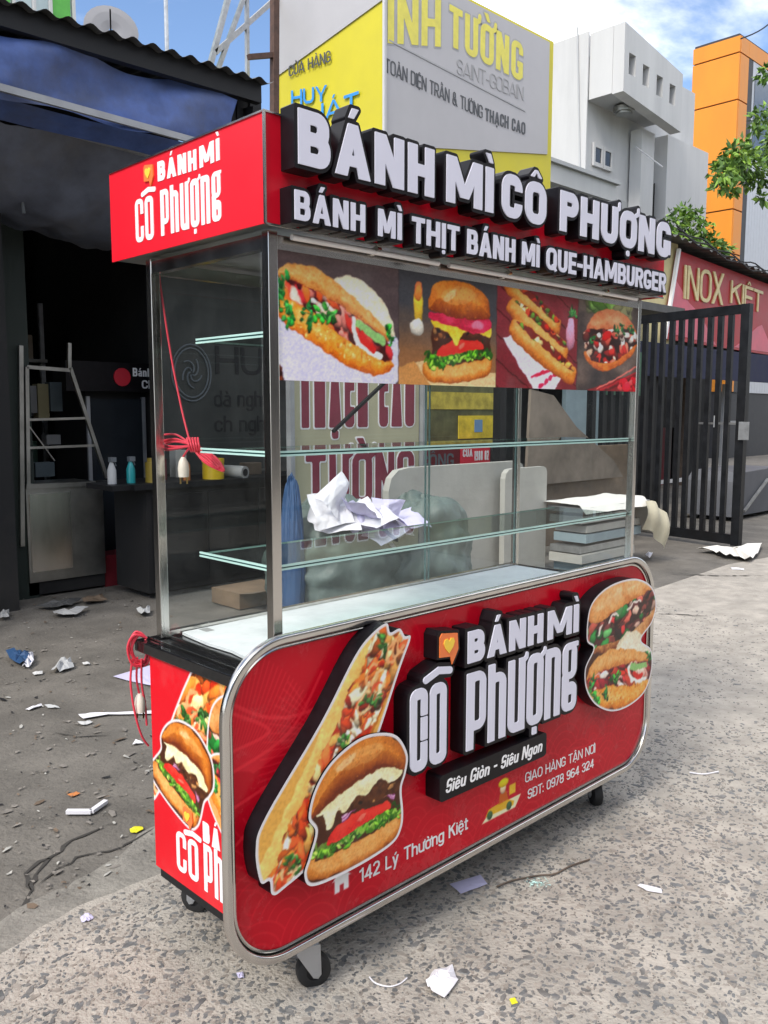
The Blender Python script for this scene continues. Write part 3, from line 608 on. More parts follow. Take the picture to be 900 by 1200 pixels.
def glyph(ch, H, W, w, xh=.72, tall=False):
    """distance function of one base letter of cap height H, width W, stem w"""
    h = w * .86; r = min(W, H) * (.42 if not tall else .36); X = xh * H
    if tall:
        r = W * .40
        slit = lambda z0, z1, x=.5: rr(W * x - max(W - 2 * w, W * .1) / 2, z0, W * x + max(W - 2 * w, W * .1) / 2, z1, W * .06)
        if ch == 'O' or ch == 'o': return S_(rr(0, 0, W, H, r), slit(H * .13, H * .87))
        if ch == 'C' and H > .15: return S_(rr(0, 0, W, H, r), slit(H * .13, H * .87), rr(W * .5, H * .34, W * 2, H * .36), rr(W * .5, H * .64, W * 2, H * .66))
        if ch == 'P': return U_(S_(rr(0, H * .24, W, H, r), slit(H * .36, H * .88, .54)), rr(0, 0, w, H * .9), rr(0, H * .6, w, H))
        if ch == 'h': return U_(S_(rr(0, -H, W, H * .9, r), slit(-H, H * .78), rr(-1, -3 * H, 2, 0)), rr(0, 0, w, H * 1.03))
        if ch == 'n': return U_(S_(rr(0, -H, W, H, r), slit(-H, H * .87), rr(-1, -3 * H, 2, 0)), rr(0, 0, w, H))
        if ch == 'u': return U_(S_(rr(0, 0, W, 2 * H, r), slit(H * .13, 2 * H), rr(-1, H, 2, 3 * H)), rr(W - w, 0, W, H))
        if ch == 'g': return U_(S_(rr(0, H * .47, W * .97, H, r), slit(H * .57, H * .90)), S_(rr(0, 0, W, H * .42, r * .9), slit(H * .11, H * .24, .55)), rr(0, H * .30, W * .45, H * .55, W * .1), rr(W * .5, H * .93, W * 1.06, H * 1.0))
    if ch == 'I': return rr(0, 0, w, H)
    if ch == 'H': return U_(rr(0, 0, w, H), rr(W - w, 0, W, H), rr(0, H / 2 - h / 2, W, H / 2 + h / 2))
    if ch == 'N': return U_(rr(0, 0, w, H), rr(W - w, 0, W, H), pg((0, H), (w * 1.1, H), (W, 0), (W - w * 1.1, 0)))
    if ch == 'M': return U_(rr(0, 0, w, H), rr(W - w, 0, W, H), pg((0, H), (w * 1.15, H), (W / 2 + w * .5, H * .16), (W / 2 - w * .5, H * .16)), pg((W, H), (W - w * 1.15, H), (W / 2 - w * .5, H * .16), (W / 2 + w * .5, H * .16)))
    if ch == 'A': return U_(pg((0, 0), (w * 1.1, 0), (W / 2 + w * .45, H), (W / 2 - w * .45, H)), pg((W, 0), (W - w * 1.1, 0), (W / 2 - w * .45, H), (W / 2 + w * .45, H)), rr(W * .22, H * .2, W * .78, H * .2 + h * .85))
    if ch == 'T': return U_(rr(W / 2 - w / 2, 0, W / 2 + w / 2, H), rr(0, H - h, W, H))
    if ch == 'L': return U_(rr(0, 0, w, H), rr(0, 0, W, h))
    if ch == 'E': return U_(rr(0, 0, w, H), rr(0, 0, W, h), rr(0, H - h, W, H), rr(0, H / 2 - h / 2, W * .92, H / 2 + h / 2))
    if ch in 'PR':
        p = U_(rr(0, 0, w, H), S_(ring(-r, H * .40, W, H, w, h, r), rr(-2 * r - 1, -1, 0, 3 * H)), rr(0, H - h, W - r, H), rr(0, H * .40, W - r, H * .40 + h))
        return p if ch == 'P' else U_(p, pg((W * .42, H * .45), (W * .42 + w * .9, H * .5), (W * 1.04, 0), (W * 1.04 - w * 1.1, 0)))
    if ch == 'B':
        c = rr(-2 * r - 1, -1, 0, 3 * H)
        return U_(rr(0, 0, w, H), S_(ring(-r, H * .5 - h * .5, W * .96, H, w, h, r * .85), c), S_(ring(-r, 0, W, H * .5 + h * .5, w, h, r * .85), c))
    if ch in 'DĐ':
        return U_(rr(0, 0, w, H), S_(ring(-r, 0, W, H, w, h, r), rr(-2 * r - 1, -1, 0, 3 * H)))
    if ch == 'O': return ring(0, 0, W, H, w, h, r)
    if ch == 'Q': return U_(ring(0, 0, W, H, w, h, r), pg((W * .5, H * .24), (W * .5 + w * .7, H * .3), (W * 1.04, H * .02), (W * 1.04 - w * .7, -H * .06)))
    if ch == 'C': return S_(ring(0, 0, W, H, w, h, r), rr(W * .55, H * .36, W * 2, H * .64))
    if ch == 'G': return U_(S_(ring(0, 0, W, H, w, h, r), rr(W * .55, H * .48, W * 2, H * .68)), rr(W * .52, H * .5 - h, W, H * .5), rr(W - w, H * .1, W, H * .5))
    if ch == 'U': return S_(ring(0, 0, W, H * 1.6, w, h, r), rr(-1, H, W + 1, 3 * H))
    if ch == 'V': return U_(pg((0, H), (w * 1.1, H), (W / 2 + w * .45, 0), (W / 2 - w * .45, 0)), pg((W, H), (W - w * 1.1, H), (W / 2 - w * .45, 0), (W / 2 + w * .45, 0)))
    if ch == 'X': return U_(dia(w * 1.05, w * .55, W - w * .55, H), dia(w * 1.05, W - w * .55, w * .55, H))
    if ch == 'Y': return U_(rr(W / 2 - w / 2, 0, W / 2 + w / 2, H * .5), pg((0, H), (w * 1.1, H), (W / 2 + w * .5, H * .4), (W / 2 - w * .5, H * .4)), pg((W, H), (W - w * 1.1, H), (W / 2 - w * .5, H * .4), (W / 2 + w * .5, H * .4)))
    if ch == 'K': return U_(rr(0, 0, w, H), pg((w * .6, H * .40), (w * .6, H * .62), (W - w * 1.1, H), (W, H)), pg((W * .36, H * .52), (W * .36 + w * .9, H * .66), (W, 0), (W - w * 1.15, 0)))
    if ch == 'S': return U_(S_(ring(0, H / 2 - h / 2, W, H, w, h, r), rr(W / 2, H / 2 + h / 2, W * 2, H * .72)), S_(ring(0, 0, W, H / 2 + h / 2, w, h, r), rr(-W, H * .28, W / 2, H / 2 - h / 2)))
    if ch == '-': return rr(0, H * .38, W, H * .38 + h * .95)
    if ch == '.': return rr(0, 0, w, w)
    if ch == ':': return U_(rr(0, 0, w, w), rr(0, H * .5, w, H * .5 + w))
    if ch == '&': return U_(ring(0, 0, W * .8, H * .58, w, h, r), ring(W * .1, H * .58 - h, W * .66, H, w, h, r), dia(w, W * .95, W * .15, H * .62))
    if ch == '0': return ring(0, 0, W, H, w, h, r)
    if ch == '1': return U_(rr(W - w, 0, W, H), pg((0, H * .74), (0, H * .74 + w * .9), (W, H), (W, H - w)))
    if ch == '2': return U_(S_(ring(0, H * .42, W, H, w, h, r), rr(-1, -1, W * .5, H * .74)), pg((W - w * .2, H * .56), (W - w * 1.25, H * .62), (0, h), (0, 0), (w, 0)), rr(0, 0, W, h))
    if ch == '3': return S_(U_(ring(0, H * .5 - h * .5, W, H, w, h, r), ring(0, 0, W, H * .5 + h * .5, w, h, r)), rr(-1, H * .27, W * .42, H * .73))
    if ch == '4': return U_(rr(W * .62, 0, W * .62 + w, H), rr(0, H * .22, W, H * .22 + h), pg((0, H * .22), (w * 1.1, H * .22), (W * .62 + w, H), (W * .62, H)))
    if ch == '5': return U_(S_(ring(0, 0, W, H * .62, w, h, r), rr(-1, H * .26, W * .5, H * .62 - h)), rr(0, H * .5, w, H), rr(0, H - h, W * .95, H))
    if ch == '6': return U_(ring(0, 0, W, H * .62, w, h, r), S_(ring(0, 0, W, H, w, h, r), rr(W * .5, -1, W * 2, H * .78)))
    if ch == '9': return U_(ring(0, H * .38, W, H, w, h, r), S_(ring(0, 0, W, H, w, h, r), rr(-W, H * .22, W * .5, H * 2)))
    if ch == '7': return U_(rr(0, H - h, W, H), dia(w, W * .3, W - w * .6, H))
    if ch == '8': return U_(ring(W * .04, H * .5 - h / 2, W * .96, H, w, h, r), ring(0, 0, W, H * .5 + h / 2, w, h, r))
    # lower case
    if ch in 'i': return U_(rr(0, 0, w, X), rr(0, X + w * .45, w, X + w * 1.35, w * .4)) if not tall else rr(0, 0, w, X)
    if ch == 'ı': return rr(0, 0, w, X)
    if ch == 'l': return rr(0, 0, w, H)
    if ch in 'nh':
        a = S_(ring(0, -X * .6, W, X, w, h, r), rr(-1, -2 * H, W + 1, 0)); return U_(a, rr(0, 0, w, X if ch == 'n' else H))
    if ch == 'm': return U_(glyph('n', H, W * .58, w, xh), lambda a, b: glyph('n', H, W * .58, w, xh)(a - W * .42, b))
    if ch == 'u': return U_(S_(ring(0, 0, W, X * 1.6, w, h, r), rr(-1, X, W + 1, 3 * H)), rr(W - w, 0, W, X))
    if ch == 'o': return ring(0, 0, W, X, w, h, r)
    if ch == 'c': return S_(ring(0, 0, W, X, w, h, r), rr(W * .5, X * .36, W * 2, X * .64))
    if ch == 'd': return U_(ring(0, 0, W, X, w, h, r), rr(W - w, 0, W, H))
    if ch == 'e': return U_(S_(ring(0, 0, W, X, w, h, r), rr(W * .5, X * .28, W * 2, X * .46)), rr(w * .5, X * .46, W - w * .2, X * .46 + h * .7))
    if ch == 'a': return U_(ring(0, 0, W, X * .64, w, h, r), S_(ring(0, 0, W, X, w, h, r), rr(-1, -1, W * .5, X - h), rr(-1, -1, W - w, X * .6)), rr(W - w, 0, W, X * .7))
    if ch == 'g':
        if tall: return U_(ring(0, H * .46, W, H, w * .96, h, r), ring(0, 0, W, H * .40, w * .96, h, r), rr(W * .06, H * .34, W * .6, H * .5, w * .2), rr(W * .62, H - h * .9, W * 1.12, H, w * .1))
        return U_(ring(0, 0, W, X, w, h, r), rr(W - w, -H * .1, W, X), S_(ring(0, -H * .28, W, X, w, h, r), rr(-1, -H * .1, W * 2, 2 * H)))
    if ch == 'y': return U_(pg((0, X), (w * 1.1, X), (W / 2 + w * .5, 0), (W / 2 - w * .5, 0)), pg((W, X), (W - w * 1.1, X), (W * .16, -H * .26), (W * .16 + w * 1.1, -H * .26)))
    if ch == 't': return U_(rr(W * .25, 0, W * .25 + w, H * .92), rr(0, X - h, W, X), rr(W * .25, 0, W, h))
    if ch == 'r': return U_(rr(0, 0, w, X), S_(ring(0, -X, W * 1.5, X, w, h, r), rr(-1, -3, W * 3, X * .55), rr(W, -1, W * 3, H * 2)))
    if ch == 'k': return U_(rr(0, 0, w, H), pg((w * .6, X * .36), (w * .6, X * .64), (W - w * 1.1, X), (W, X)), pg((W * .34, X * .5), (W * .34 + w * .9, X * .68), (W, 0), (W - w * 1.15, 0)))
    raise KeyError(ch)
def letter_sdf(c, H, W, w, xh, tall):
    dec = unicodedata.normalize('NFD', c); b = dec[0]; marks = dec[1:]
    if b in 'Đđ': base = U_(glyph('D', H, W, w, xh, tall), rr(-w * .6, H / 2 - w * .36, W * .45, H / 2 + w * .36))
    else: base = glyph('ı' if b == 'i' and any(m in '\u0300\u0301\u0302' for m in marks) else b, H, W, w, xh, tall)
    low = b.islower(); top = H if (b in 'hdlk' or not low) else (xh * H); fs = [base]; mx = W / 2; g = w * (.30 if not tall else .26); m = min(w, H * .16)
    y = top + g + m * .1
    for k in marks:
        if tall and k == '\u031b': fs.append(ln(m * .5, (W - w * .2, top - m * .3), (W + m * .22, top - m * .05), (W + m * .25, top + m * .22))); continue
        if tall and k == '\u0323': fs.append(rr(mx - W * .14, -H * .14, mx + W * .14, -H * .035)); continue
        if tall and k == '\u0302': fs.append(ln(W * .30, (mx - W * .75, top + H * .075), (mx, top + H * .15), (mx + W * .7, top + H * .115))); continue
        if k == '\u031b': fs.append(ln(m * .75, (W - w * .3, top - m * .5), (W + m * .35, top - m * .1), (W + m * .42, top + m * .62)))
        if k == '\u0323': fs.append(rr(mx - m * .48, -g * .9 - m * .95, mx + m * .48, -g * .9, m * .3 if not tall else .0))
        if k == '\u0302': fs.append(U_(pg((mx - m * 1.45, y), (mx - m * .55, y), (mx + m * .32, y + m * 1.1), (mx - m * .32, y + m * 1.1)), pg((mx + m * 1.45, y), (mx + m * .55, y), (mx - m * .32, y + m * 1.1), (mx + m * .32, y + m * 1.1)))); 
        if k in '\u0301\u0300':
            s = 1 if k == '\u0301' else -1; dx = 0; yy = y
            if '\u0302' in marks: dx = m * 1.1 * s if s > 0 else -m * .2; yy = y + m * .75
            fs.append(pg((mx + dx - s * m * .75, yy), (mx + dx + s * m * .1, yy), (mx + dx + s * m * .95, yy + m * 1.25), (mx + dx - s * m * .15, yy + m * 1.25)))
        if k == '\u0309': fs.append(U_(ln(m * .5, (mx - m * .4, y + m * 1.0), (mx + m * .1, y + m * 1.3), (mx + m * .4, y + m * .9), (mx, y + m * .5), (mx, y))))
        if k == '\u0303': fs.append(ln(m * .55, (mx - m * .9, y + m * .3), (mx - m * .3, y + m * .7), (mx + m * .3, y + m * .4), (mx + m * .9, y + m * .8)))
    return U_(*fs)
def contours(F, xs, ys, lev=0, eps=None):
    """marching squares, linked to loops and thinned out"""
    ny, nx = F.shape; G = F - lev; ins = G < 0; seg = {}
    def pt(i, j, e):
        if e == 0: a, b = (i, j), (i + 1, j)
        elif e == 1: a, b = (i + 1, j), (i + 1, j + 1)
        elif e == 2: a, b = (i, j + 1), (i + 1, j + 1)
        else: a, b = (i, j), (i, j + 1)
        return a, b
    TB = {1: [(3, 0)], 2: [(0, 1)], 3: [(3, 1)], 4: [(1, 2)], 5: [(3, 2), (1, 0)], 6: [(0, 2)], 7: [(3, 2)], 8: [(2, 3)], 9: [(2, 0)], 10: [(0, 3), (2, 1)], 11: [(2, 1)], 12: [(1, 3)], 13: [(1, 0)], 14: [(0, 3)]}
    code = ins[:-1, :-1] * 1 + ins[:-1, 1:] * 2 + ins[1:, 1:] * 4 + ins[1:, :-1] * 8
    nxt = {}
    for j, i in zip(*np.nonzero((code > 0) & (code < 15))):
        for a, b in TB[int(code[j, i])]: nxt[pt(i, j, a)] = pt(i, j, b)
    def co(e):
        (i0, j0), (i1, j1) = e; a, b = G[j0, i0], G[j1, i1]; t = a / (a - b)
        return (xs[i0] + (xs[i1] - xs[i0]) * t, ys[j0] + (ys[j1] - ys[j0]) * t)
    loops = []
    while nxt:
        k = next(iter(nxt)); lp = []; c = k
        while c in nxt:
            lp.append(co(c)); c = nxt.pop(c)
        P = np.array(lp); ep = eps or (xs[1] - xs[0]) * .22
        if len(P) < 4: continue
        h = int(np.argmax(((P - P[0]) ** 2).sum(1)))
        def rdp(Q):
            if len(Q) < 3: return list(Q[:-1])
            a, b = Q[0], Q[-1]; d = b - a; L = np.hypot(*d)
            e = np.abs(d[0] * (Q[1:-1, 1] - a[1]) - d[1] * (Q[1:-1, 0] - a[0])) / L if L > 1e-12 else np.hypot(*(Q[1:-1] - a).T)
            k = int(np.argmax(e))
            return list(Q[:-1])[:1] if e[k] < ep else rdp(Q[:k + 2]) + rdp(Q[k + 1:])
        R = rdp(P[:h + 1]) + rdp(np.vstack([P[h:], P[:1]]))
        if len(R) >= 3:
            A = 0.5 * sum(R[i - 1][0] * R[i][1] - R[i][0] * R[i - 1][1] for i in range(len(R)))
            if abs(A) > (xs[1] - xs[0]) ** 2 * 3: loops.append([tuple(p) for p in R])
    return loops
def layout(text, x0, x1, H, w, xh=.72, tall=False, sp=None, adv=None):
    """letters of one line fitted between x0 and x1: list of (character, x, width, sdf)"""
    sp = w * .55 if sp is None else sp; base = []
    for c in text:
        b = unicodedata.normalize('NFD', c)[0]; b = 'D' if b in 'Đđ' else b
        q = WIDTH[b] * H
        if tall: q = {'C': .3, 'O': .3, 'P': .3, 'h': .29, 'u': .29, 'o': .29, 'n': .29, 'g': .29, ' ': .16, 'B': .6, 'A': .7, 'N': .64, 'H': .62, 'M': .85, 'I': 0}.get(b, .3) * H
        base.append((c, b, q))
    fixed = sum(w for c, b, q in base if q == 0) + sp * (len(text) - 1)
    k = (x1 - x0 - fixed) / max(sum(q for c, b, q in base), 1e-9)
    if k * .5 * H < w * 1.2 and not tall: w = w * .8; return layout(text, x0, x1, H, w, xh, tall, w * .45) if w > .03 * H else []
    out = []; x = x0
    for c, b, q in base:
        W = q * k if q else w
        if b != ' ': out.append((c, x, W, letter_sdf(c, H, W, w, xh, tall)))
        x += W + sp
    return out
def outline(lay, H, lev=0, n=64, pad=.6):
    res = []
    for c, x, W, f in lay:
        st = H / n; e = H * .2 + lev
        xs = np.arange(-e, W + e + st, st); ys = np.arange(-H * .42 - lev, H * 1.5 + lev, st); X, Y = np.meshgrid(xs, ys)
        res.append((c, [[(p[0] + x, p[1]) for p in lp] for lp in contours(f(X, Y), xs, ys, lev)]))
    return res
def outline_word(lay, H, lev, n=40):
    st = H / n; x0 = lay[0][1] - H * .2 - lev; x1 = lay[-1][1] + lay[-1][2] + H * .25 + lev
    xs = np.arange(x0, x1 + st, st); ys = np.arange(-H * .42 - lev, H * 1.5 + lev, st); X, Y = np.meshgrid(xs, ys)
    return contours(np.minimum.reduce([f(X - x, Y) for c, x, W, f in lay]), xs, ys, lev)
def lettering(name, text, x0, x1, z0, H, wt, fr, d, th, mat, parent, shear=0, xh=.72, tall=False, n=40, slope=0):
    """one line of print or thin cut letters: ONE flat object"""
    lay = layout(text, x0, x1, H, wt * H, xh, tall)
    mb = MB()
    for c, lps in outline(lay, H, 0, n):
        if lps: mb.prism([[(p[0] + shear * p[1], z0 + p[1] + slope * (p[0] - x0)) for p in lp] for lp in lps], fr, d + th, d, back=False)
    return mb.build(name, mat, parent)
def raised_word(text, x0, x1, z0, H, wt, fr, d, depth, grow, white, black, parent, xh=.72, tall=False, slope=0, n=64, part='letter_box', sp=None):
    """built-up sign word: one black returned body, a white face plate for every letter"""
    lay = layout(text, x0, x1, H, wt * H, xh, tall, sp)
    T = lambda lps: [[(p[0], z0 + p[1] + slope * (p[0] - x0)) for p in lp] for lp in lps]
    body = MB().prism(T(outline_word(lay, H, grow)), fr, d + depth, d, back=False).build(part, black, parent)
    for c, lps in outline(lay, H, 0, n):
        MB().prism(T(lps), fr, d + depth + .003, d + depth - .001, back=False).build('letter', white, body)
    return body

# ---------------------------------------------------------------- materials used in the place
M = dict(
    asphalt=pmat('asphalt', (.158, .145, .128), .88, var=.32, scale=3.2, bump=.9, bscale=55, dirt=.55, dcol=(.08, .073, .065)),
    dust=pmat('dusty_edge', (.24, .225, .20), .9, var=.3, scale=9, bump=.8, bscale=70, dirt=.6, dcol=(.14, .13, .118)), grit=pmat('grit', (.22, .20, .18), .9, var=.4, scale=20),
    concrete=pmat('washed_concrete', (.41, .375, .332), .88, var=.24, scale=7, bump=.8, bscale=110, dirt=.7, dcol=(.28, .26, .232)),
    pebble=pmat('pebble_stone', (.185, .178, .17), .6, var=.45, scale=26),
    crack=pmat('crack', (.05, .046, .042), .95),
    steel=pmat('stainless_steel', (.62, .60, .57), .22, 1, var=.10, scale=14, bump=.03, bscale=25, stretch=(1, 1, .15)),
    dullsteel=pmat('dull_steel', (.42, .42, .40), .36, 1, var=.22, scale=5, bump=.06, bscale=12),
    galv=pmat('galvanised_steel', (.45, .46, .47), .42, .9, var=.2, scale=12),
    rust=pmat('rusty_paint', (.10, .055, .04), .7, .2, var=.35, scale=18),
    blackpaint=pmat('black_gate_paint', (.008, .009, .011), .45, 0, var=.5, scale=8, bump=.12, bscale=30, dirt=.15, dcol=(.03, .02, .015), spec=.25),
    black=pmat('black_acrylic', (.007, .006, .008), .38, 0, var=.3, scale=20, spec=.22),
    red=pmat('red_acrylic', (.62, .006, .022), .22, 0, var=.05, scale=4),
    redside=pmat('sunlit_red_sticker', (.80, .006, .022), .45, 0, var=.03, scale=4),  # brighter than the front red: sunlight on the side put into the colour
    white=pmat('skytinted_white_acrylic', (.70, .70, .82), .38, 0, var=.02),  # lavender cast of the blue sky is put into the white
    whiteprint=pmat('white_print', (.86, .86, .88), .45, 0, var=.02),
    orangeprint=pmat('orange_print', (.85, .2, .05), .4), yellowprint=pmat('yellow_print', (.9, .6, .06), .4),
    granite=pmat('black_granite', (.012, .012, .013), .10, 0, var=.5, scale=60, coat=.3),
    foam=pmat('white_foam_board', (.86, .88, .89), .7, var=.08, scale=14, dirt=.35, dcol=(.5, .52, .55)),
    rubber=pmat('rubber', (.016, .016, .017), .6, var=.3, scale=30), zinc=pmat('zinc_plate', (.5, .52, .55), .35, .8, var=.12),
    cord=pmat('red_cord', (.75, .05, .085), .4, var=.08), plug=pmat('ivory_plastic', (.80, .72, .62), .4), brass=pmat('brass', (.6, .42, .16), .3, 1),
    tarp=pmat('blue_tarpaulin', (.075, .13, .36), .5, var=.4, scale=4, bump=.8, bscale=5, dirt=.6, dcol=(.09, .095, .11)),
    darktarp=pmat('dark_tarpaulin', (.11, .125, .17), .6, var=.4, scale=3, bump=.8, bscale=6, dirt=.7, dcol=(.12, .113, .10)),
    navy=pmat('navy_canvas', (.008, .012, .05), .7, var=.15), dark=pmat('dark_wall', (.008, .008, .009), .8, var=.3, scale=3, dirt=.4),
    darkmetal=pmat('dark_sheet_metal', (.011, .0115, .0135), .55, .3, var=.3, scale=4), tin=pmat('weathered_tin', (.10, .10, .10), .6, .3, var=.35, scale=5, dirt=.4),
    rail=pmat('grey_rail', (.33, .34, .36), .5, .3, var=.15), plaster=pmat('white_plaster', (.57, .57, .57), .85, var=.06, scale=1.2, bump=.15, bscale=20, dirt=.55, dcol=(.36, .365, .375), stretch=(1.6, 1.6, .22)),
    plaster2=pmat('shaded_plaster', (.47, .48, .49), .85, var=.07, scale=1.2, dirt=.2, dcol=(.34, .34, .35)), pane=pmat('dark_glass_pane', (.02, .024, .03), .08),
    orange=pmat('orange_cladding', (.72, .25, .012), .5, var=.08, scale=1.3, dirt=.22, dcol=(.55, .17, .02), stretch=(1, 1, .4)), clad=pmat('grey_cladding', (.50, .52, .56), .5, var=.06), joint=pmat('dark_joint', (.03, .03, .035), .6),
    bbwhite=pmat('billboard_white', (.45, .44, .455), .5, var=.05, scale=1.5, dirt=.2, dcol=(.38, .38, .36)), bbyellow=pmat('billboard_yellow', (.62, .54, .018), .5, var=.06, scale=1.5, dirt=.15, dcol=(.5, .44, .1)),
    bbletter=pmat('billboard_letter', (.74, .66, .10), .5), bbink=pmat('billboard_ink', (.07, .075, .085), .5), bbgrey=pmat('billboard_grey_ink', (.36, .36, .37), .5), bbblue=pmat('billboard_blue', (.03, .28, .72), .5),
    inox=pmat('inox_red', (.36, .004, .012), .45, var=.12, scale=2.5, dirt=.10, dcol=(.50, .10, .13)), inoxpink=pmat('inox_pink', (.60, .11, .16), .45, var=.15, scale=3), gold=pmat('gold_letter', (.66, .55, .26), .4, var=.2),
    cream=pmat('cream_wall', (.62, .55, .30), .7, var=.1, dirt=.2), bannercream=pmat('banner_cream', (.44, .42, .29), .6, var=.12, scale=3), maroon=pmat('maroon_print', (.22, .035, .06), .6, var=.15), 
    gypsum=pmat('gypsum_board', (.42, .41, .38), .8, var=.13, scale=3.5, bump=.2, bscale=30, dirt=.35, dcol=(.56, .55, .53)), wood=pmat('brown_board', (.16, .115, .08), .7, var=.35, scale=4), card=pmat('cardboard', (.42, .30, .18), .8, var=.15),
    sack=pmat('green_grey_sack', (.10, .135, .125), .55, var=.3, scale=7, bump=1.0, bscale=13, dirt=.3, dcol=(.16, .19, .18), stretch=(1, 1, .45)), paper=pmat('white_paper', (.76, .75, .80), .8, var=.03), lilac=pmat('lilac_paper', (.58, .55, .76), .7, var=.04),
    sheet=pmat('white_sheet', (.76, .74, .70), .7, var=.06, scale=4), sheetfold=pmat('cream_sheet', (.62, .58, .44), .7, var=.08), bluegrey=pmat('blue_grey_panel', (.26, .34, .38), .5, var=.12), greenpanel=pmat('green_panel', (.035, .10, .06), .6, var=.2),
    leaf=pmat('leaf_green', (.075, .16, .022), .5, var=.45, scale=1.2), leaf2=pmat('leaf_light', (.21, .36, .045), .5, var=.4, scale=1.0), bark=pmat('bark', (.12, .09, .07), .9, var=.3, scale=9, bump=.5, bscale=20),
    yellowpl=pmat('yellow_plastic', (.75, .50, .02), .4), teal=pmat('teal_liquid', (.02, .30, .32), .3), greyfabric=pmat('grey_cover', (.10, .105, .12), .6, var=.15, scale=4, bump=.2, bscale=6), tubegrey=pmat('grey_tube', (.42, .42, .42), .5),
    redbin=pmat('dark_red_plastic', (.16, .012, .02), .5), green=pmat('bright_green_panel', (.10, .42, .06), .5), bluebin=pmat('blue_plastic', (.03, .08, .19), .45), scooter=pmat('leaf_yellow', (.8, .72, .02), .6), orangebit=pmat('orange_scrap', (.55, .2, .06), .7), ink=pmat('faded_ink', (.012, .012, .014), .7), chalk=pmat('pale_ink', (.13, .145, .16), .7),
)
M['pic'] = print_mat('picture_print'); M['panelpic'] = print_mat('panel_print', .16, .22)
M['glass'] = glass_mat('clear_glass', (.982, .994, .99), .95, .006)
M['dustyglass'] = glass_mat('smeared_glass', (.98, .992, .988), 1.0, .012); M['shelfglass'] = glass_mat('green_glass', (.88, .945, .92), 1.0, .05)  # shelf film paints a pale veil of reflections on the glass
M['edge'] = pmat('glass_edge', (.56, .80, .75), .15, var=.1); M['edgedark'] = pmat('glass_edge_core', (.012, .06, .06), .1)
X_, Y_, Z_ = Vector((1, 0, 0)), Vector((0, 1, 0)), Vector((0, 0, 1))
front = lambda y, x=0, z=0: frame((x, y, z), X_, Z_, -Y_)          # a wall facing the street
side = lambda x, y=0, z=0: frame((x, y, z), -Y_, Z_, -X_)          # a wall facing left; u runs towards the street
def fbox(name, a, b, mat, parent, bev=0, smooth=None): return MB().box(a, b, 0, bev).build(name, mat, parent, smooth)
R_ = np.random.RandomState(11)
# ---------------------------------------------------------------- ground
MB().add([(-600, -600, 0), (600, -600, 0), (600, 600, 0), (-600, 600, 0)], [(0, 1, 2, 3)]).build('ground', M['asphalt'], None, kind='structure')
edge = [(-6, .60), (-.4, .665), (-.16, .72), (.07, .715), (.5, .80), (1.2, .95), (2.4, 1.25), (3.6, 1.6), (5.15, 1.78), (6.6, 1.86), (9, 1.5), (14, 1.3), (30, 1.2)]
ev = []
for (a, b), (c, d) in zip(edge[:-1], edge[1:]):
    n = max(2, int((c - a) / .05)) if c < 4 else 4
    for k in range(n): t = k / n; ev.append((a + (c - a) * t, b + (d - b) * t + (R_.normal(0, .006) if c < 4 else 0)))
ev.append(edge[-1])
lp = ev + [(30, -8), (-6, -8)]
cs = MB(); fr = lambda u, v, d: Vector((u, v, d))
cs.prism([lp], fr, .006, -.002); pave = cs.build('pavement', M['concrete'], None, kind='structure')
# crumbled grey dust between pavement and asphalt
for off, zz_, seed_ in ((.16, .003, 2), (.07, .0045, 5)):
    up = [(x, y + off * (2.6 * vnoise(np.array(x * 5.0), np.array(1.3), seed_) - .55) + .03 * float(vnoise(np.array(x * 40.0), np.array(3.), seed_)) - .01) for x, y in ev if x < 5.3]
    dn = [(x, y - .1) for x, y in ev if x < 5.3]; m = MB(); k = len(up)
    m.add([(x, y, zz_) for x, y in up] + [(x, y, zz_) for x, y in dn], [(i, i + 1, k + i + 1, k + i) for i in range(k - 1)]); m.build('dusty_edge', M['dust'], None, kind='structure')
# washed-out stones set flush in the concrete
pm = MB(); cnt = 0
for k in range(120000):
    x, y = R_.uniform(-.9, 4.6), R_.uniform(-1.6, 1.5)
    e = np.interp(x, [p[0] for p in edge], [p[1] for p in edge]) - .02
    dx, dy = x + 1.145, y + 1.521; dep = dx * .7 + dy * .714; lat = dx * .714 - dy * .7
    if y > e or dep < 1.2 or abs(lat) > dep * .5 + .15: continue
    fade = float(np.clip(1.1 - .5 * max(x + y - .9, 0), .12, .92))
    if R_.uniform() > fade * .95: continue
    r = (R_.gamma(6, .00066) + .001) if R_.uniform() > .45 else R_.uniform(.0009, .0026); an = R_.uniform(0, 6.28); asp = R_.uniform(1.1, 2.4); n = R_.randint(5, 8); h = R_.uniform(.0007, .0022)
    ring_ = [(math.cos(t) * r * asp * q, math.sin(t) * r * q) for t, q in zip(np.linspace(0, 6.28, n, endpoint=False) + R_.uniform(-.25, .25, n), R_.uniform(.75, 1.15, n))]
    ca, sa = math.cos(an), math.sin(an); pts = [(x + u * ca - v * sa, y + u * sa + v * ca) for u, v in ring_]
    pm.add([(u, v, .0055) for u, v in pts] + [(x + (u - x) * .8, y + (v - y) * .8, .006 + h) for u, v in pts], [tuple(n + i for i in range(n))] + [(i, (i + 1) % n, n + (i + 1) % n, n + i) for i in range(n)], R_.randint(0, 3)); cnt += 1
pb2 = pmat('pebble_stone_brown', (.28, .25, .22), .6, var=.4, scale=30); pb3 = pmat('pebble_stone_blue', (.14, .143, .145), .5, var=.4, scale=30)
pm.build('pebble', [M['pebble'], pb2, pb3], pave, kind='stuff')
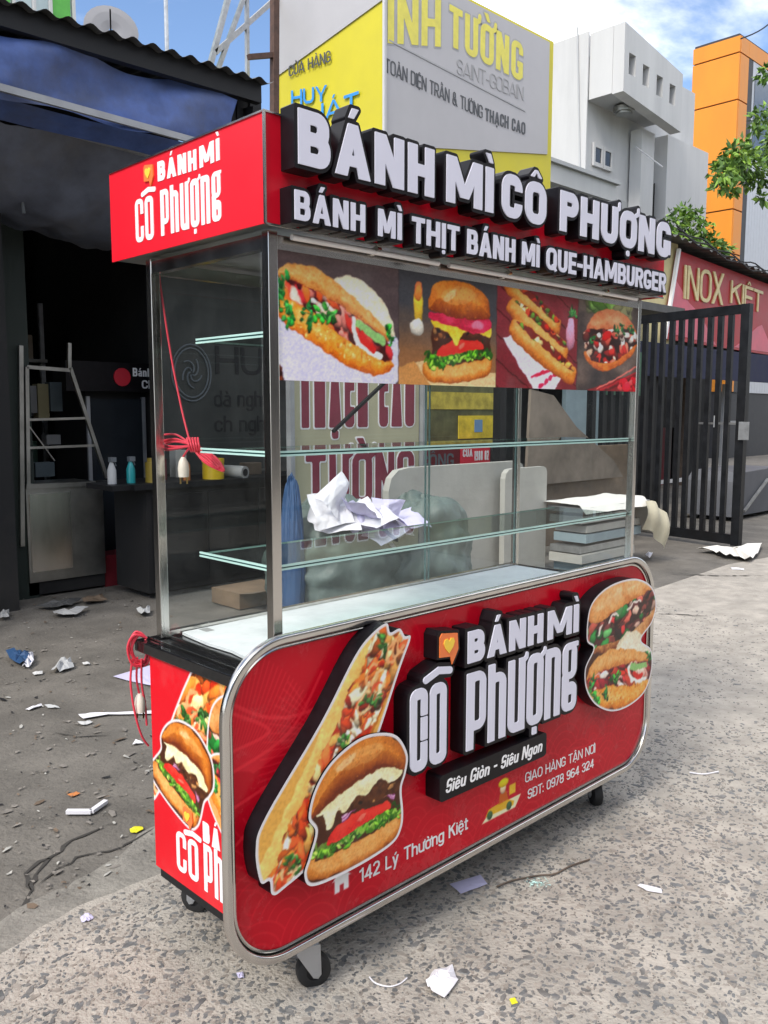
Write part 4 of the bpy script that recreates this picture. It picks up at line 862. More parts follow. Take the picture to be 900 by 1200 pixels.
# old seams and cracks
def crack(name, px, w, z=.004):
    P = [spot(x, y, 'z', 0) for x, y in px]; Q = []
    for a, b in zip(P[:-1], P[1:]):
        n = max(2, int((b - a).length / .03))
        for k in range(n): Q.append(a.lerp(b, k / n) + Vector((R_.normal(0, .006), R_.normal(0, .006), 0)))
    Q.append(P[-1]); L = []; Rr = []
    for i, q in enumerate(Q):
        d = (Q[min(i + 1, len(Q) - 1)] - Q[max(i - 1, 0)]).normalized(); nrm = Vector((-d.y, d.x, 0)); ww = w * R_.uniform(.08, 1.0) * (1 - abs(2 * i / len(Q) - 1) ** 4)
        L.append(q + nrm * ww); Rr.append(q - nrm * ww)
    m = MB(); n = len(Q); m.add([(p.x, p.y, z) for p in L + Rr], [(i, i + 1, n + i + 1, n + i) for i in range(n - 1)])
    return m.build(name, M['crack'], None, kind='structure')
crack('crack', [(12, 1110), (22, 1080), (36, 1045), (45, 1020), (62, 1005), (85, 985), (110, 975), (135, 965)], .009)
crack('crack', [(40, 1040), (70, 1018), (95, 1005), (130, 1000), (160, 985), (180, 972)], .007)
crack('crack', [(36, 1045), (30, 1025), (45, 1010), (60, 1008)], .008)
crack('crack', [(110, 1075), (140, 1058), (180, 1035)], .005); crack('crack', [(62, 858), (90, 864), (130, 862)], .006)
crack('seam', [(768, 721), (800, 722), (830, 724)], .012, .0115); crack('seam', [(780, 673), (840, 676), (895, 676)], .02, .0115)
# ---------------------------------------------------------------- the dark shop on the left
shop = thing('market_shop', 'dark open shop front under a corrugated tin eave at the left', 'shop', (0, 5, 0))
rf = MB(); nx = 520
vs = []
for i in range(nx + 1):
    x = -7 + 9.72 * i / nx; zz = .015 * math.sin(x * 2 * math.pi / .135)
    for y, z in ((3.52, 3.63), (6.5, 3.95), (9.6, 4.25)): vs.append((x, y, z + zz + .012 * x))
rf.add(vs, [(i * 3 + k, i * 3 + 3 + k, i * 3 + 4 + k, i * 3 + 1 + k) for i in range(nx) for k in range(2)])
roof = rf.build('roof', M['tin'], shop)
MB().bar((-7, 3.62, 3.53), (2.66, 3.62, 3.60), .06, .13).bar((-7, 5.2, 3.6), (2.66, 5.2, 3.7), .06, .1).bar((2.62, 3.6, 3.45), (2.62, 9.4, 4.05), .06, .1).build('eave_beam', M['darkmetal'], shop)
wv = MB(); n = 150
for yb, xa, xb in ((9.5, -7, 2.7),):
    v2 = []
    for i in range(n + 1):
        x = xa + (xb - xa) * i / n; v2 += [(x, yb + .025 * (1 if i % 4 < 2 else -1), 0), (x, yb + .025 * (1 if i % 4 < 2 else -1), 4.2)]
    wv.add(v2, [(2 * i, 2 * i + 2, 2 * i + 3, 2 * i + 1) for i in range(n)])
wv.build('back_wall', M['darkmetal'], shop)
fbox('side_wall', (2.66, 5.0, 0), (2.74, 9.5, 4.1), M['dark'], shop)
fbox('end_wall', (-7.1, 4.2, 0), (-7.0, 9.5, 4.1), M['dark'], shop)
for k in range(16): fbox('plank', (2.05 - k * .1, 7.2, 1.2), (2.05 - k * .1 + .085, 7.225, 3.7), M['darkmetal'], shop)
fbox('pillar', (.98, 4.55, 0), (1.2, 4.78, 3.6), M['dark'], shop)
gz = spot(12, 330, 'y', 4.9); fbox('shutter', (gz.x - 2.4, 4.88, 0), (gz.x + .1, 4.95, 3.4), pmat('dark_green_shutter', (.010, .018, .015), .7), shop)
ew = MB()
for k in range(10): ew.box((2.2 + k * .055, 3.70 + .012 * (k % 2), 2.9), (2.2 + k * .055 + .053, 3.73 + .012 * (k % 2), 3.62))
ew.build('end_sheet', M['darkmetal'], shop)
# hanging tarpaulins: sheet + rails
def cloth(name, P00, P10, P01, P11, nu, nv, f, mat, parent):
    m = MB(); P00, P10, P01, P11 = map(Vector, (P00, P10, P01, P11)); vs = []
    for j in range(nv + 1):
        for i in range(nu + 1):
            u, v = i / nu, j / nv; p = P00.lerp(P10, u).lerp(P01.lerp(P11, u), v); vs.append(p + Vector(f(u, v)))
    m.add(vs, [(j * (nu + 1) + i, j * (nu + 1) + i + 1, (j + 1) * (nu + 1) + i + 1, (j + 1) * (nu + 1) + i) for j in range(nv) for i in range(nu)])
    return m.build(name, mat, parent, 60)
fold = lambda a, s, k: (lambda u, v: (0, a * (fbm(np.array(u * k + v * 1.3), np.array(v * 2.5 + u * 2), s) - .5) + a * .4 * math.sin(u * k * 2.2 + v * 3), a * .25 * math.sin(u * k * 3)))
ta = thing('tarpaulin_awning', 'faded blue tarpaulin hung on grey rails under the tin eave', 'awning', (0, 3.7, 3))
cloth('upper_sheet', (-3, 3.66, 3.45), (2.48, 3.66, 3.54), (-3, 3.66, 3.20), (2.40, 3.66, 3.16), 110, 10, fold(.09, 3, 14), M['tarp'], ta)
MB().bar((-3, 3.62, 3.27), (2.2, 3.62, 3.175), .025, .04).build('rail', M['rail'], ta)
cloth('lower_sheet', (-3, 3.70, 3.19), (2.15, 3.70, 3.17), (-3, 3.88, 3.20), (2.05, 3.88, 3.09), 60, 8, fold(.03, 5, 7), M['tarp'], ta)
MB().bar((-3, 3.90, 3.30), (2.1, 3.90, 3.105), .035, .035).build('rail', M['rail'], ta)
cloth('sagging_sheet', (-3, 3.92, 3.28), (2.25, 3.92, 3.09), (-3, 4.9, 2.95), (2.8, 4.9, 2.62), 140, 24, lambda u, v: (0, 0, -.30 * math.sin(v * math.pi) * (1 - .5 * u) + .03 * math.sin(u * 23 + v * 4) + .12 * (fbm(np.array(u * 34 + v * 2), np.array(v * 3.0 + u * 3), 4) - .5)), M['darktarp'], ta)
MB().tube([spot(27, 217, 'y', 4.4), spot(30, 225, 'y', 4.4), spot(26, 235, 'y', 4.4), spot(28, 250, 'y', 4.4)], .012, 6).build('cord_end', M['chalk'], ta)
# ---------------------------------------------------------------- over the roof
gt = thing('green_tower', 'far green and pale blue tower above the tin roof', 'building', (5, 14, 0))
fbox('wall', (2.0, 14, 0), (6.34, 18, 12), pmat('pale_blue_panel', (.50, .60, .62), .5), gt)
for a, b in ((4.2, 5.16), (5.9, 6.22)): fbox('panel', (a, 13.95, 7.2), (b, 14.0, 12), M['green'], gt)
for x in (5.2, 5.55, 5.84, 6.26): fbox('mullion', (x, 13.93, 7), (x + .05, 13.997, 12), M['plaster'], gt)
dishp = thing('satellite_dish', 'grey mesh satellite dish on the tin roof against the sky', 'satellite dish', (3.3, 7, 4.2))
dm = MB(); 
for k in range(24):
    t0, t1 = 2 * math.pi * k / 24, 2 * math.pi * (k + 1) / 24
    for r0, r1 in ((.02, .12), (.12, .22), (.22, .3)):
        q = lambda t, r: (3.33 + r * math.cos(t), 7 - .25 * r + .6 * r * r, 5.22 + r * math.sin(t) * .75 + .12 * math.cos(t) * r)
        dm.add([q(t0, r0), q(t1, r0), q(t1, r1), q(t0, r1)], [(0, 1, 2, 3)])
dm.build('dish', M['bbwhite'], dishp); MB().tube([(3.33, 7, 5.2), (3.4, 7.0, 5.0), (3.4, 7, 4.0)], .02, 6).build('mast', M['darkmetal'], dishp); MB().bar((3.33, 7, 5.2), (3.2, 6.75, 5.3), .015).build('feed_arm', M['darkmetal'], dishp)
tag(MB().tube([(5.16, 9, 4), (5.18, 9, 9.5)], .028, 8).build('utility_pole', M['galv']), 'thin grey pole rising alone behind the tin roof', 'pole')
lt = thing('roof_mast', 'leaning grey steel mast braced by struts beside the billboard', 'mast', (5.5, 8, 4))
for a, b, w in (((244, 85), (272, -20), .06), ((254, 85), (292, -20), .05), ((252, 62), (330, -8), .06), ((290, 100), (289, -20), .045)):
    MB().bar(spot(*a, 'y', 8), spot(*b, 'y', 8), w).build('strut', M['galv'], lt)
    
tag(MB().bar((4.60, 6, 3.6), (4.64, 6, 5.6), .07).bar((4.6, 6, 5.05), (4.3, 6.0, 4.95), .05).build('rusty_post', M['rust']), 'rusty brown post with a short arm by the billboard edge', 'post')
# ---------------------------------------------------------------- billboard box
bb = thing('billboard', 'large yellow and white box billboard for ceiling boards', 'billboard', (6.2, 6, 4))
bx0, by0, bx1, by1, bz0, bz1 = 6.22, 6.0, 9.62, 8.05, 4.0, 6.62
fbox('box', (bx0 + .03, by0 + .03, bz0), (bx1 - .02, by1, bz1 - .02), M['bbyellow'], bb)
F = front(by0)
zl = lambda px, py: spot(px, py, 'y', by0)
a, b = zl(455, 120), zl(634, 178)
MB().prism([[(bx0 + .03, zl(455, 160).z - .1), (zl(648, 181).x - .12, zl(640, 178).z - .02), (zl(648, 181).x - .12, bz1 - .06), (bx0 + .03, bz1 - .06)]], F, -.012, -.03).build('front_face', M['bbwhite'], bb)
L = side(bx0)
ll = lambda px, py: (lambda p: (-p.y, p.z))(spot(px, py, 'x', bx0))
c0, c1 = ll(322, 90), ll(446, 0)
MB().prism([[(-by1, c0[1]), (c1[0], c1[1]), (-by0 - .03, c1[1] + .05), (-by0 - .03, bz1 - .02), (-by1, bz1 + .9)]], L, -.012, -.03).build('side_face', M['bbwhite'], bb)
MB().bar((bx0 + .01, by0 + .01, bz0), (bx0 + .01, by0 + .01, bz1 + .4), .035).build('corner_trim', M['plaster'], bb)
MB().bar((bx0 + .02, by1, bz0), (bx0 + .02, by1, bz1 + .8), .03).build('edge_trim', M['rail'], bb)
def line_on(txt, pa, pb, pc, wt, plane, mat, part, parent, d=-.004, th=.004, axis='y', **k):
    """print one line between the photo points pa (baseline left), pb (baseline right), pc (cap above pa) on a wall"""
    if axis == 'y': A, B, Cc = [spot(*p, 'y', plane) for p in (pa, pb, pc)]; u = lambda p: p.x; fr_ = front(plane)
    else: A, B, Cc = [spot(*p, 'x', plane) for p in (pa, pb, pc)]; u = lambda p: -p.y; fr_ = side(plane)
    return lettering(part, txt, u(A), u(B), A.z, Cc.z - A.z, wt, fr_, d, th, mat, parent, slope=(B.z - A.z) / (u(B) - u(A)), **k)
M['inkline'] = M['bbink']
lay = [('ĨNH', (430, 40), (517, 55), (430, -20)), ('TƯỜNG', (527, 53), (613, 96), (527, 4))]
for t, pa, pb, pc in lay:
    A, B, Cc = [spot(*p, 'y', by0) for p in (pa, pb, pc)]
    if t == 'ĨNH': A = Vector((bx0 + .06, 0, A.z)); 
    ly = layout(t, A.x, B.x, Cc.z - A.z, .19 * (Cc.z - A.z))
    sl_ = (B.z - A.z) / (B.x - A.x)
    for lev, mt, dd in ((.022, M['bbgrey'], -.010), (0, M['bbletter'], -.006)):
        m = MB()
        for c, lps in outline(ly, Cc.z - A.z, lev, 40): m.prism([[(p[0], A.z + p[1] + sl_ * (p[0] - A.x)) for p in lp_] for lp_ in lps], F, dd, -.014, back=False)
        m.build('lettering', mt, bb)
line_on('SAINT-GOBAIN', (536, 86), (614, 118), (536, 68), .085, by0, M['bbgrey'], 'lettering', bb, -.008)
line_on('TOÀN DIỆN TRẦN & TƯỜNG', (452, 84), (566, 139), (452, 67), .10, by0, M['bbink'], 'lettering', bb, -.008)
line_on('THẠCH CAO', (569, 141), (616, 158), (569, 126), .17, by0, M['bbink'], 'lettering', bb, -.008)
p, q = spot(452, 45, 'y', by0), spot(616, 130, 'y', by0)
MB().bar((bx0 + .08, by0 + .008, p.z), (q.x, by0 + .008, q.z), .006, .02).build('rule_line', M['bbgrey'], bb)
line_on('CỬA HÀNG', (338, 90), (387, 72), (338, 77), .14, bx0, M['bbink'], 'lettering', bb, .022 - .03, .006, 'x')
line_on('HUY', (341, 124), (383, 118), (341, 106), .2, bx0, M['bbblue'], 'lettering', bb, .022 - .03, .006, 'x')
line_on('PHÁT', (345, 152), (420, 128), (345, 132), .2, bx0, M['bbblue'], 'lettering', bb, .022 - .03, .006, 'x')
# dark shop behind the cart, under the billboard
ds = thing('ceiling_board_shop', 'dim shop front below the billboard seen through the glass', 'shop', (7, 6, 0))
fbox('wall', (2.8, 6.2, 0), (10.8, 6.35, 4.0), pmat('dim_wall', (.16, .16, .15), .8, var=.2, dirt=.4), ds)
fbox('canopy', (2.76, 4.4, 2.75), (10.6, 6.2, 2.85), M['tin'], ds)
fbox('door_panel', (6.2, 5.6, 0), (7.5, 5.66, 2.7), M['wood'], ds); fbox('cross_rail', (6.3, 5.55, 1.66), (7.45, 5.598, 1.72), M['card'], ds)
fbox('door_panel', (8.0, 4.6, .3), (8.75, 4.66, 2.7), M['bluegrey'], ds)
fbox('door_panel', (8.78, 4.55, .2), (9.6, 4.62, 2.5), M['dark'], ds); fbox('door_panel', (8.8, 4.52, 1.62), (9.7, 4.545, 2.2), M['greenpanel'], ds)
# banner THACH CAO / TUONG
bn = thing('cloth_banner', 'cream banner with tall maroon letters behind the glass shelves', 'banner', (3.5, 3.5, .4))
fbox('cloth', (2.83, 3.5, .35), (4.18, 3.515, 2.3), M['bannercream'], bn); FB = front(3.5)
fbox('pole', (4.19, 3.46, 0), (4.24, 3.51, 2.3), M['rail'], bn); fbox('pole', (2.78, 3.46, 0), (2.82, 3.51, 2.3), M['rail'], bn)
for t, a, b, z, h in (('THẠCH CAO', 2.9, 4.12, 1.275, .44), ('TƯỜNG', 2.95, 4.12, .66, .42)):
    ly = layout(t, a, b, h, .16 * h)
    for lev, mt, dd in ((.012, M['whiteprint'], .003), (0, M['maroon'], .006)):
        m = MB()
        for c, lps in outline(ly, h, lev, 36): m.prism([[(p[0], z + p[1]) for p in lp_] for lp_ in lps], FB, dd, 0, back=False)
        m.build('lettering', mt, bn)
tag(MB().bar((3.05, 3.3, 1.25), (3.72, 3.3, 1.72), .03, .02).build('wooden_stick', M['darkmetal']), 'dark stick leaning slantwise in front of the maroon banner', 'stick')
# posters, red box
ps = thing('yellow_poster', 'dark poster with yellow bands and a small blue square', 'poster', (4.9, 3.9, 1.1))
fbox('sheet', (4.45, 3.9, 1.12), (5.75, 3.92, 1.95), pmat('poster_olive', (.12, .12, .05), .6, var=.5, scale=6), ps)
fbox('band', (4.5, 3.893, 1.42), (5.7, 3.8995, 1.58), pmat('poster_yellow_dim', (.5, .4, .06), .6, var=.5, scale=8), ps)
fbox('band', (5.15, 3.89, 1.14), (5.72, 3.8995, 1.36), pmat('poster_yellow', (.75, .56, .04), .6, var=.3, scale=8), ps); fbox('square', (5.38, 3.886, 1.2), (5.5, 3.8895, 1.32), pmat('poster_blue', (.16, .3, .5), .6), ps)
rb = thing('red_carton', 'red carton with white print above the grey board', 'carton', (5.0, 3.7, .8))
fbox('box', (4.35, 3.7, .8), (5.4, 3.95, 1.11), M['redbin'], rb); fbox('front_print', (4.95, 3.693, .8), (5.38, 3.6995, 1.1), pmat('carton_red', (.75, .03, .06), .5), rb)
lettering('lettering', 'CÔNG', 4.42, 4.86, .9, .12, .2, front(3.7), .001, .002, M['chalk'], rb); lettering('lettering', 'CUA', 4.98, 5.12, .98, .07, .2, front(3.693), .001, .002, M['whiteprint'], rb); lettering('lettering', '1988 02', 5.15, 5.36, .94, .09, .16, front(3.693), .001, .002, M['whiteprint'], rb)
tag(fbox('steel_post', (5.0, 3.28, 0), (5.09, 3.36, 2.7), M['darkmetal'], None), 'dark square post behind the glass between the two grey boards', 'post')
# grey boards with rounded corner
def slab(name, label, x0, x1, y, t, z1, r, m, lean=.0):
    pts = [(x0, .0), (x1, 0), (x1, z1 - r), (x1 - r * .3, z1 - r * .3), (x1 - r, z1), (x0 + r * 2.2, z1), (x0 + r, z1 - r * .15), (x0 + r * .3, z1 - r * .7), (x0, z1 - r * 1.6)]
    return tag(MB().prism([pts], lambda u, v, d: Vector((u, y + d + lean * v, v)), 0, t).build(name, m), label, 'board')
slab('gypsum_board', 'wide pale grey board standing behind the green sack', 3.23, 4.86, 2.9, .06, .985, .10, M['gypsum'])
slab('gypsum_board', 'narrow pale grey board with clipped corner right of the dark post', 4.44, 5.02, 2.78, .05, .935, .05, M['gypsum'])
tag(fbox('brown_board', (5.6, 3.3, .1), (7.3, 3.36, 1.05), M['wood'], None), 'brown board leaning low behind the white sheet', 'board')
tag(MB().prism([[(5.3, .72), (7.0, .72), (6.8, .9), (6.1, 1.25), (5.7, 1.55), (5.35, 1.6)]], front(3.2), 0, -.03).build('cloth_cover', pmat('brown_cloth', (.20, .165, .135), .8, var=.3, scale=4), None), 'drooping brown cloth hung beside the pale blue door', 'cloth')
# work table under a sheet, glass crates
tb = thing('work_table', 'low bench stacked with pale blue boards beside the gate', 'bench', (5.3, 2.4, 0))
for k in range(6): fbox('board', (5.08 + R_.uniform(-.06, .06), 2.42 + R_.uniform(0, .04), .04 + k * .085), (5.95 + R_.uniform(-.08, .08), 2.75, .04 + k * .085 + R_.uniform(.05, .078)), [M['bluegrey'], M['gypsum'], M['galv']][k % 3], tb)
fbox('top', (5.04, 2.40, .555), (6.1, 2.78, .60), M['galv'], tb)
sh = MB(); vs = []; nu, nv = 40, 22
for j in range(nv + 1):
    for i in range(nu + 1):
        x = 4.98 + 1.37 * i / nu; s = j / nv; y = 2.36 + .45 * s; z = .615 + .03 * fbm(np.array(x * 4), np.array(y * 6), 2)
        if s < .15: z -= (.15 - s) * .5
        if x > 6.05: t = (x - 6.05); z -= .9 * t + 1.1 * t * t; 
        vs.append((x, y, z))
sh.add(vs, [(j * (nu + 1) + i, j * (nu + 1) + i + 1, (j + 1) * (nu + 1) + i + 1, (j + 1) * (nu + 1) + i) for j in range(nv) for i in range(nu)])
tag(sh.build('white_sheet', M['sheet'], None, 50), 'white plastic sheet draped over the bench beside the gate', 'sheet')
hang = MB(); vs = []
for i in range(13):
    for j in range(9):
        x = 5.92 + .44 * i / 12; z = .60 - .32 * (j / 8) * (.8 + .2 * i / 12) - max(0, x - 6.05) * .55; vs.append((x, 2.345 - .03 * math.sin(j * .5) + .02 * math.sin(i * 1.1), z))
hang.add(vs, [(i * 9 + j, i * 9 + j + 1, i * 9 + 10 + j, i * 9 + 9 + j) for i in range(12) for j in range(8)])
tag(hang.build('sheet_flap', M['sheetfold'], None, 50), 'cream flap of sheet hanging off the bench end', 'sheet')
# sacks and crumpled paper
def blob(name, c, r, seed, mat, amp=.22, fq=1.5, knot=None, n=48, flat=.0, cl=1):
    bm = bmesh.new(); bmesh.ops.create_icosphere(bm, subdivisions=5, radius=1)
    V = np.array([v.co[:] for v in bm.verts]); 
    k = 1 + amp * (fbm(V[:, 0] * fq + V[:, 2] * 1.7 + 7, V[:, 1] * fq + V[:, 2] * 2.3 + 3, seed, 4) - .5) * 2
    k += .09 * np.abs(np.sin(np.arctan2(V[:, 1], V[:, 0]) * 8 + 5 * fbm(V[:, 0] * 3, V[:, 2] * 3, seed))) * np.clip(V[:, 2] + .5, 0, 1) + .05 * np.abs(fbm(V[:, 0] * 4 + 9, V[:, 2] * 6 + V[:, 1] * 5, seed + 3) - .5)
    P = V * k[:, None]
    if knot: P[:, 2] = np.where(P[:, 2] > .55, .55 + (P[:, 2] - .55) * 1.0, P[:, 2])
    P = P * np.array(r) + np.array(c); P[:, 2] = np.maximum(P[:, 2], .012)
    m = MB(); m.add(P.tolist(), [[v.index for v in f.verts] for f in bm.faces]); bm.free()
    return m.build(name, mat, None, 75)
tag(blob('plastic_sack', (2.62, 2.75, .36), (.50, .4, .46), 3, M['sack']), 'green grey plastic sack full of waste, left of the two', 'sack', )
tag(blob('plastic_sack', (3.12, 2.5, .38), (.36, .32, .46), 8, M['sack']), 'knotted green grey sack before the wide pale board', 'sack')
tag(blob('blue_bucket_bag', (2.12, 2.62, .4), (.07, .08, .55), 5, M['bluebin'], .12), 'blue bag behind the front glass corner post', 'bag')
cp = thing('crumpled_paper', 'heap of crumpled white paper on the sack behind the shelf', 'paper', (2.3, 2.2, .8))
def crumple(c, rx, ry, seed, amp=.05, rot=(0, 0, 0), n=26):
    rs = np.random.RandomState(seed); u, v = np.meshgrid(np.linspace(-1, 1, n), np.linspace(-1, 1, n)); z = np.zeros_like(u); x, y = u.copy(), v.copy()
    for k in range(34):
        t = rs.uniform(0, 3.14); q = rs.uniform(-.8, .8); a = rs.uniform(-1, 1); d = u * math.cos(t) + v * math.sin(t) - q
        z += a * np.abs(d); x += .05 * a * np.abs(d) * math.sin(t); y -= .05 * a * np.abs(d) * math.cos(t)
    z = (z - z.mean()) * amp; P = np.stack([x * rx, y * ry, z], -1).reshape(-1, 3); E_ = np.array(__import__('mathutils').Euler(rot).to_matrix()); P = P @ E_.T + np.array(c)
    return P.tolist(), [(j * n + i, j * n + i + 1, (j + 1) * n + i + 1, (j + 1) * n + i) for j in range(n - 1) for i in range(n - 1)]
for k in range(13):
    c = (2.33 + (k % 6) * .10 + R_.normal(0, .02), 2.40 + R_.uniform(-.1, .1), .735 + .07 * (k // 6) - .018 * (k % 6))
    vv, ff = crumple(c, R_.uniform(.10, .14), R_.uniform(.10, .13), 30 + k, .027, (R_.uniform(.5, 1.3), R_.uniform(-.5, .5), R_.uniform(-.6, .6)))
    MB().add(vv, ff).build('sheet', M['lilac'] if k % 2 else M['paper'], cp)
vv, ff = crumple((1.75, 2.3, .12), .16, .12, 77, .07, (.4, .2, .5)); tag(MB().add(vv, ff).build('paper_sheet', M['lilac'], None), 'crumpled lilac paper on the ground seen through the left glass', 'paper')
# ---------------------------------------------------------------- counter behind the left glass, things on it
ct = thing('work_counter', 'dark work counter inside the shop behind the left glass', 'counter', (2.5, 4.2, 0))
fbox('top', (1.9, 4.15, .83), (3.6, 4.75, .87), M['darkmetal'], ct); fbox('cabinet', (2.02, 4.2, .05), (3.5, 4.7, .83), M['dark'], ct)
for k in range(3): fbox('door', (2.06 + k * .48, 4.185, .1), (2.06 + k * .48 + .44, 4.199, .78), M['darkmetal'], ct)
tag(MB().cyl((2.65, 4.28, .87), (2.65, 4.28, 1.0), .085, 20).cyl((2.65, 4.28, 1.0), (2.65, 4.28, 1.03), .088, 20).build('yellow_jar', M['yellowpl'], None, 40), 'yellow plastic tub on the dark counter by the paper roll', 'tub')
tag(MB().cyl((2.15, 4.3, .87), (2.15, 4.3, 1.02), .07, 20).cyl((2.15, 4.3, 1.02), (2.15, 4.3, 1.05), .055, 20).build('mustard_jar', pmat('mustard', (.28, .2, .03), .4), None, 40), 'dull yellow jar at the counter end behind the left post', 'jar')
rl = MB(); ra, rb_ = Vector((2.80, 4.40, .92)), Vector((2.87, 4.16, .915))
rl.cyl(ra, rb_, .05, 24); tube = rl.build('paper_tube', M['tubegrey'], None, 40); tag(tube, 'grey cardboard tube lying on the dark counter', 'tube')
MB().cyl(rb_ + (rb_ - ra).normalized() * .001, rb_ + (rb_ - ra).normalized() * .003, .03, 20).build('bore_shade', M['ink'], tube)  # dark disc on the solid end paints the shade of the hollow
for (x, mt, lb) in ((1.98, M['teal'], 'spray bottle of teal liquid beside the fridge'), (1.83, M['plaster2'], 'pale spray bottle left of the teal one')):
    b_ = thing('spray_bottle', lb, 'bottle', (x, 4.35, .87))
    MB().tube([(x, 4.35, .87), (x, 4.35, .97), (x, 4.35, 1.0), (x, 4.35, 1.03)], [.032, .032, .022, .012], 14).build('body', mt, b_, 40); MB().box((x - .015, 4.33, 1.03), (x + .03, 4.37, 1.065)).bar((x + .02, 4.35, 1.04), (x + .035, 4.35, 1.0), .008).build('trigger', M['chalk'], b_)
fbox('top_extension', (1.75, 4.2, .83), (1.898, 4.6, .868), M['darkmetal'], ct)
bo = thing('painted_board', 'dark board with faded lettering behind the left glass', 'board', (3.1, 4.9, .9))
fbox('panel', (2.5, 4.9, .88), (3.75, 4.94, 2.6), pmat('olive_dark_board', (.042, .045, .043), .7, var=.3, scale=3, dirt=.4), bo); FO = front(4.9)
m = MB()
for r0 in (.19, .165): m.tube([(2.86 + r0 * math.cos(t), 4.895, 1.72 + r0 * math.sin(t) * 1.25) for t in np.linspace(0, 6.28, 28)[:-1]], .008, 5, closed=True)
for a in range(5): m.tube([(2.86 + .1 * math.cos(a * 1.25 + t) * t / 2.4, 4.895, 1.72 + .13 * math.sin(a * 1.25 + t) * t / 2.4) for t in np.linspace(.3, 2.4, 8)], .008, 5)
m.build('emblem', M['chalk'], bo)
lettering('lettering', 'HỦ', 3.10, 3.6, 1.72, .24, .17, FO, .001, .003, M['ink'], bo); lettering('lettering', 'dà nghỉ', 3.08, 3.62, 1.44, .14, .15, FO, .001, .003, M['ink'], bo); lettering('lettering', 'ch ngh', 3.08, 3.62, 1.22, .14, .15, FO, .001, .003, M['ink'], bo)
fk = thing('drinks_fridge', 'dark upright fridge with red disc and white lettering on its head', 'fridge', (2.6, 5.3, 0))
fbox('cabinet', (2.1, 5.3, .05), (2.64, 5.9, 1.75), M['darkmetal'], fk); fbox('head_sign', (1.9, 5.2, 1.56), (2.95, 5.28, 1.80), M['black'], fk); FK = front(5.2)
MB().cyl((2.38, 5.205, 1.68), (2.38, 5.19, 1.68), .075, 24).build('disc', pmat('disc_red', (.5, .012, .03), .5), fk)
lettering('lettering', 'Bánh mì Thịt', 2.48, 2.94, 1.69, .07, .2, FK, .001, .003, M['whiteprint'], fk); lettering('lettering', 'Chả 16k', 2.56, 2.92, 1.59, .07, .2, FK, .001, .003, M['whiteprint'], fk)
fbox('glass_door', (2.14, 5.285, .2), (2.60, 5.299, 1.5), M['pane'], fk)
for x in (2.10, 2.60): fbox('door_trim', (x, 5.275, .15), (x + .03, 5.299, 1.52), M['rail'], fk)
tag(fbox('red_crate', (2.02, 4.9, .0), (2.35, 5.15, .25), M['redbin'], None), 'dark red crate on the floor under the fridge', 'crate')
rk = thing('storage_rack', 'crowded dim storage rack deep inside the dark shop', 'rack', (1.6, 6.6, 0)); rq = np.random.RandomState(21)
for x in (.7, 2.3): fbox('upright', (x, 6.6, 0), (x + .04, 6.64, 2.4), M['galv'], rk)
cols = [pmat('dim_goods', c_, .6, var=.3) for c_ in ((.40, .33, .25), (.14, .2, .3), (.35, .1, .08), (.3, .32, .3), (.45, .4, .14), (.14, .26, .2))]
for k, z in enumerate((.35, .85, 1.35, 1.85)):
    fbox('shelf', (.7, 6.55, z), (2.34, 7.0, z + .03), M['dullsteel'], rk); x = .76
    while x < 2.2:
        w, hh = rq.uniform(.08, .26), rq.uniform(.12, .42); fbox('packet', (x, 6.6 + rq.uniform(0, .1), z + .031), (x + w, 6.95, z + .031 + hh), cols[rq.randint(6)], rk, .01); x += w + rq.uniform(.01, .08)
for x, z, lb in ((1.35, 2.55, 'coiled dark hose hung high inside the shop left of the fridge'), (.55, 2.2, 'coiled dark cable hung by the shop pillar')):
    hz_ = MB()
    for k in range(5): hz_.tube([(x + (.16 + .01 * k) * math.cos(t), 6.3 + .012 * k, z + (.22 + .01 * k) * math.sin(t)) for t in np.linspace(0, 6.28, 22)[:-1]], .012, 5, closed=True)
    tag(hz_.build('hung_coil', cols[3]), lb, 'coil')
bs = thing('bucket_stack', 'stack of dim buckets on the shop floor at the far left', 'buckets', (.9, 5.4, 0))
for k in range(3): MB().tube([(.85, 5.6, .02 + k * .12), (.85, 5.6, .30 + k * .12), (.85, 5.6, .32 + k * .12)], [.11, .15, .16], 18).build('bucket', cols[[1, 2, 4][k]], bs, 40)
# ---------------------------------------------------------------- the old steel cart at the left
oc = thing('steel_cart', 'old steel cart with bare glass frame inside the dark shop', 'cart', (1.8, 5.0, 0))
y0 = 4.86
P = lambda px, py, y=y0: spot(px, py, 'y', y)
def rod(n, a, b, w=.026, m=M['dullsteel']): return MB().bar(a, b, w).build(n, m, oc)
rod('post', P(24, 405), P(26, 640), .03); rod('post', P(31, 430), P(33, 570), .026); rod('post', P(81, 402), P(81, 432)); rod('post', P(82, 431), P(125, 560))
rod('rail', P(31, 430), P(82, 434)); rod('rail', P(31, 492), P(100, 490), .018); rod('rail', P(32, 525), P(111, 522), .018); rod('brace', P(33, 498), P(64, 540), .008); rod('rail', P(30, 570), P(125, 566), .035)
a, b = P(30, 570), P(124, 668); fbox('cabinet', (a.x, y0, .12), (b.x, y0 + .5, a.z), M['dullsteel'], oc)
fbox('door', (a.x + .02, y0 - .012, .2), (a.x + .33, y0 - .001, a.z - .06), M['steel'], oc); fbox('base', (a.x, y0 + .02, .02), (b.x, y0 + .48, .118), M['dark'], oc)
bk = thing('shelf_goods', 'pale packets and a mug seen through the bare steel frame', 'packets', (1.7, 5.6, 1.1))
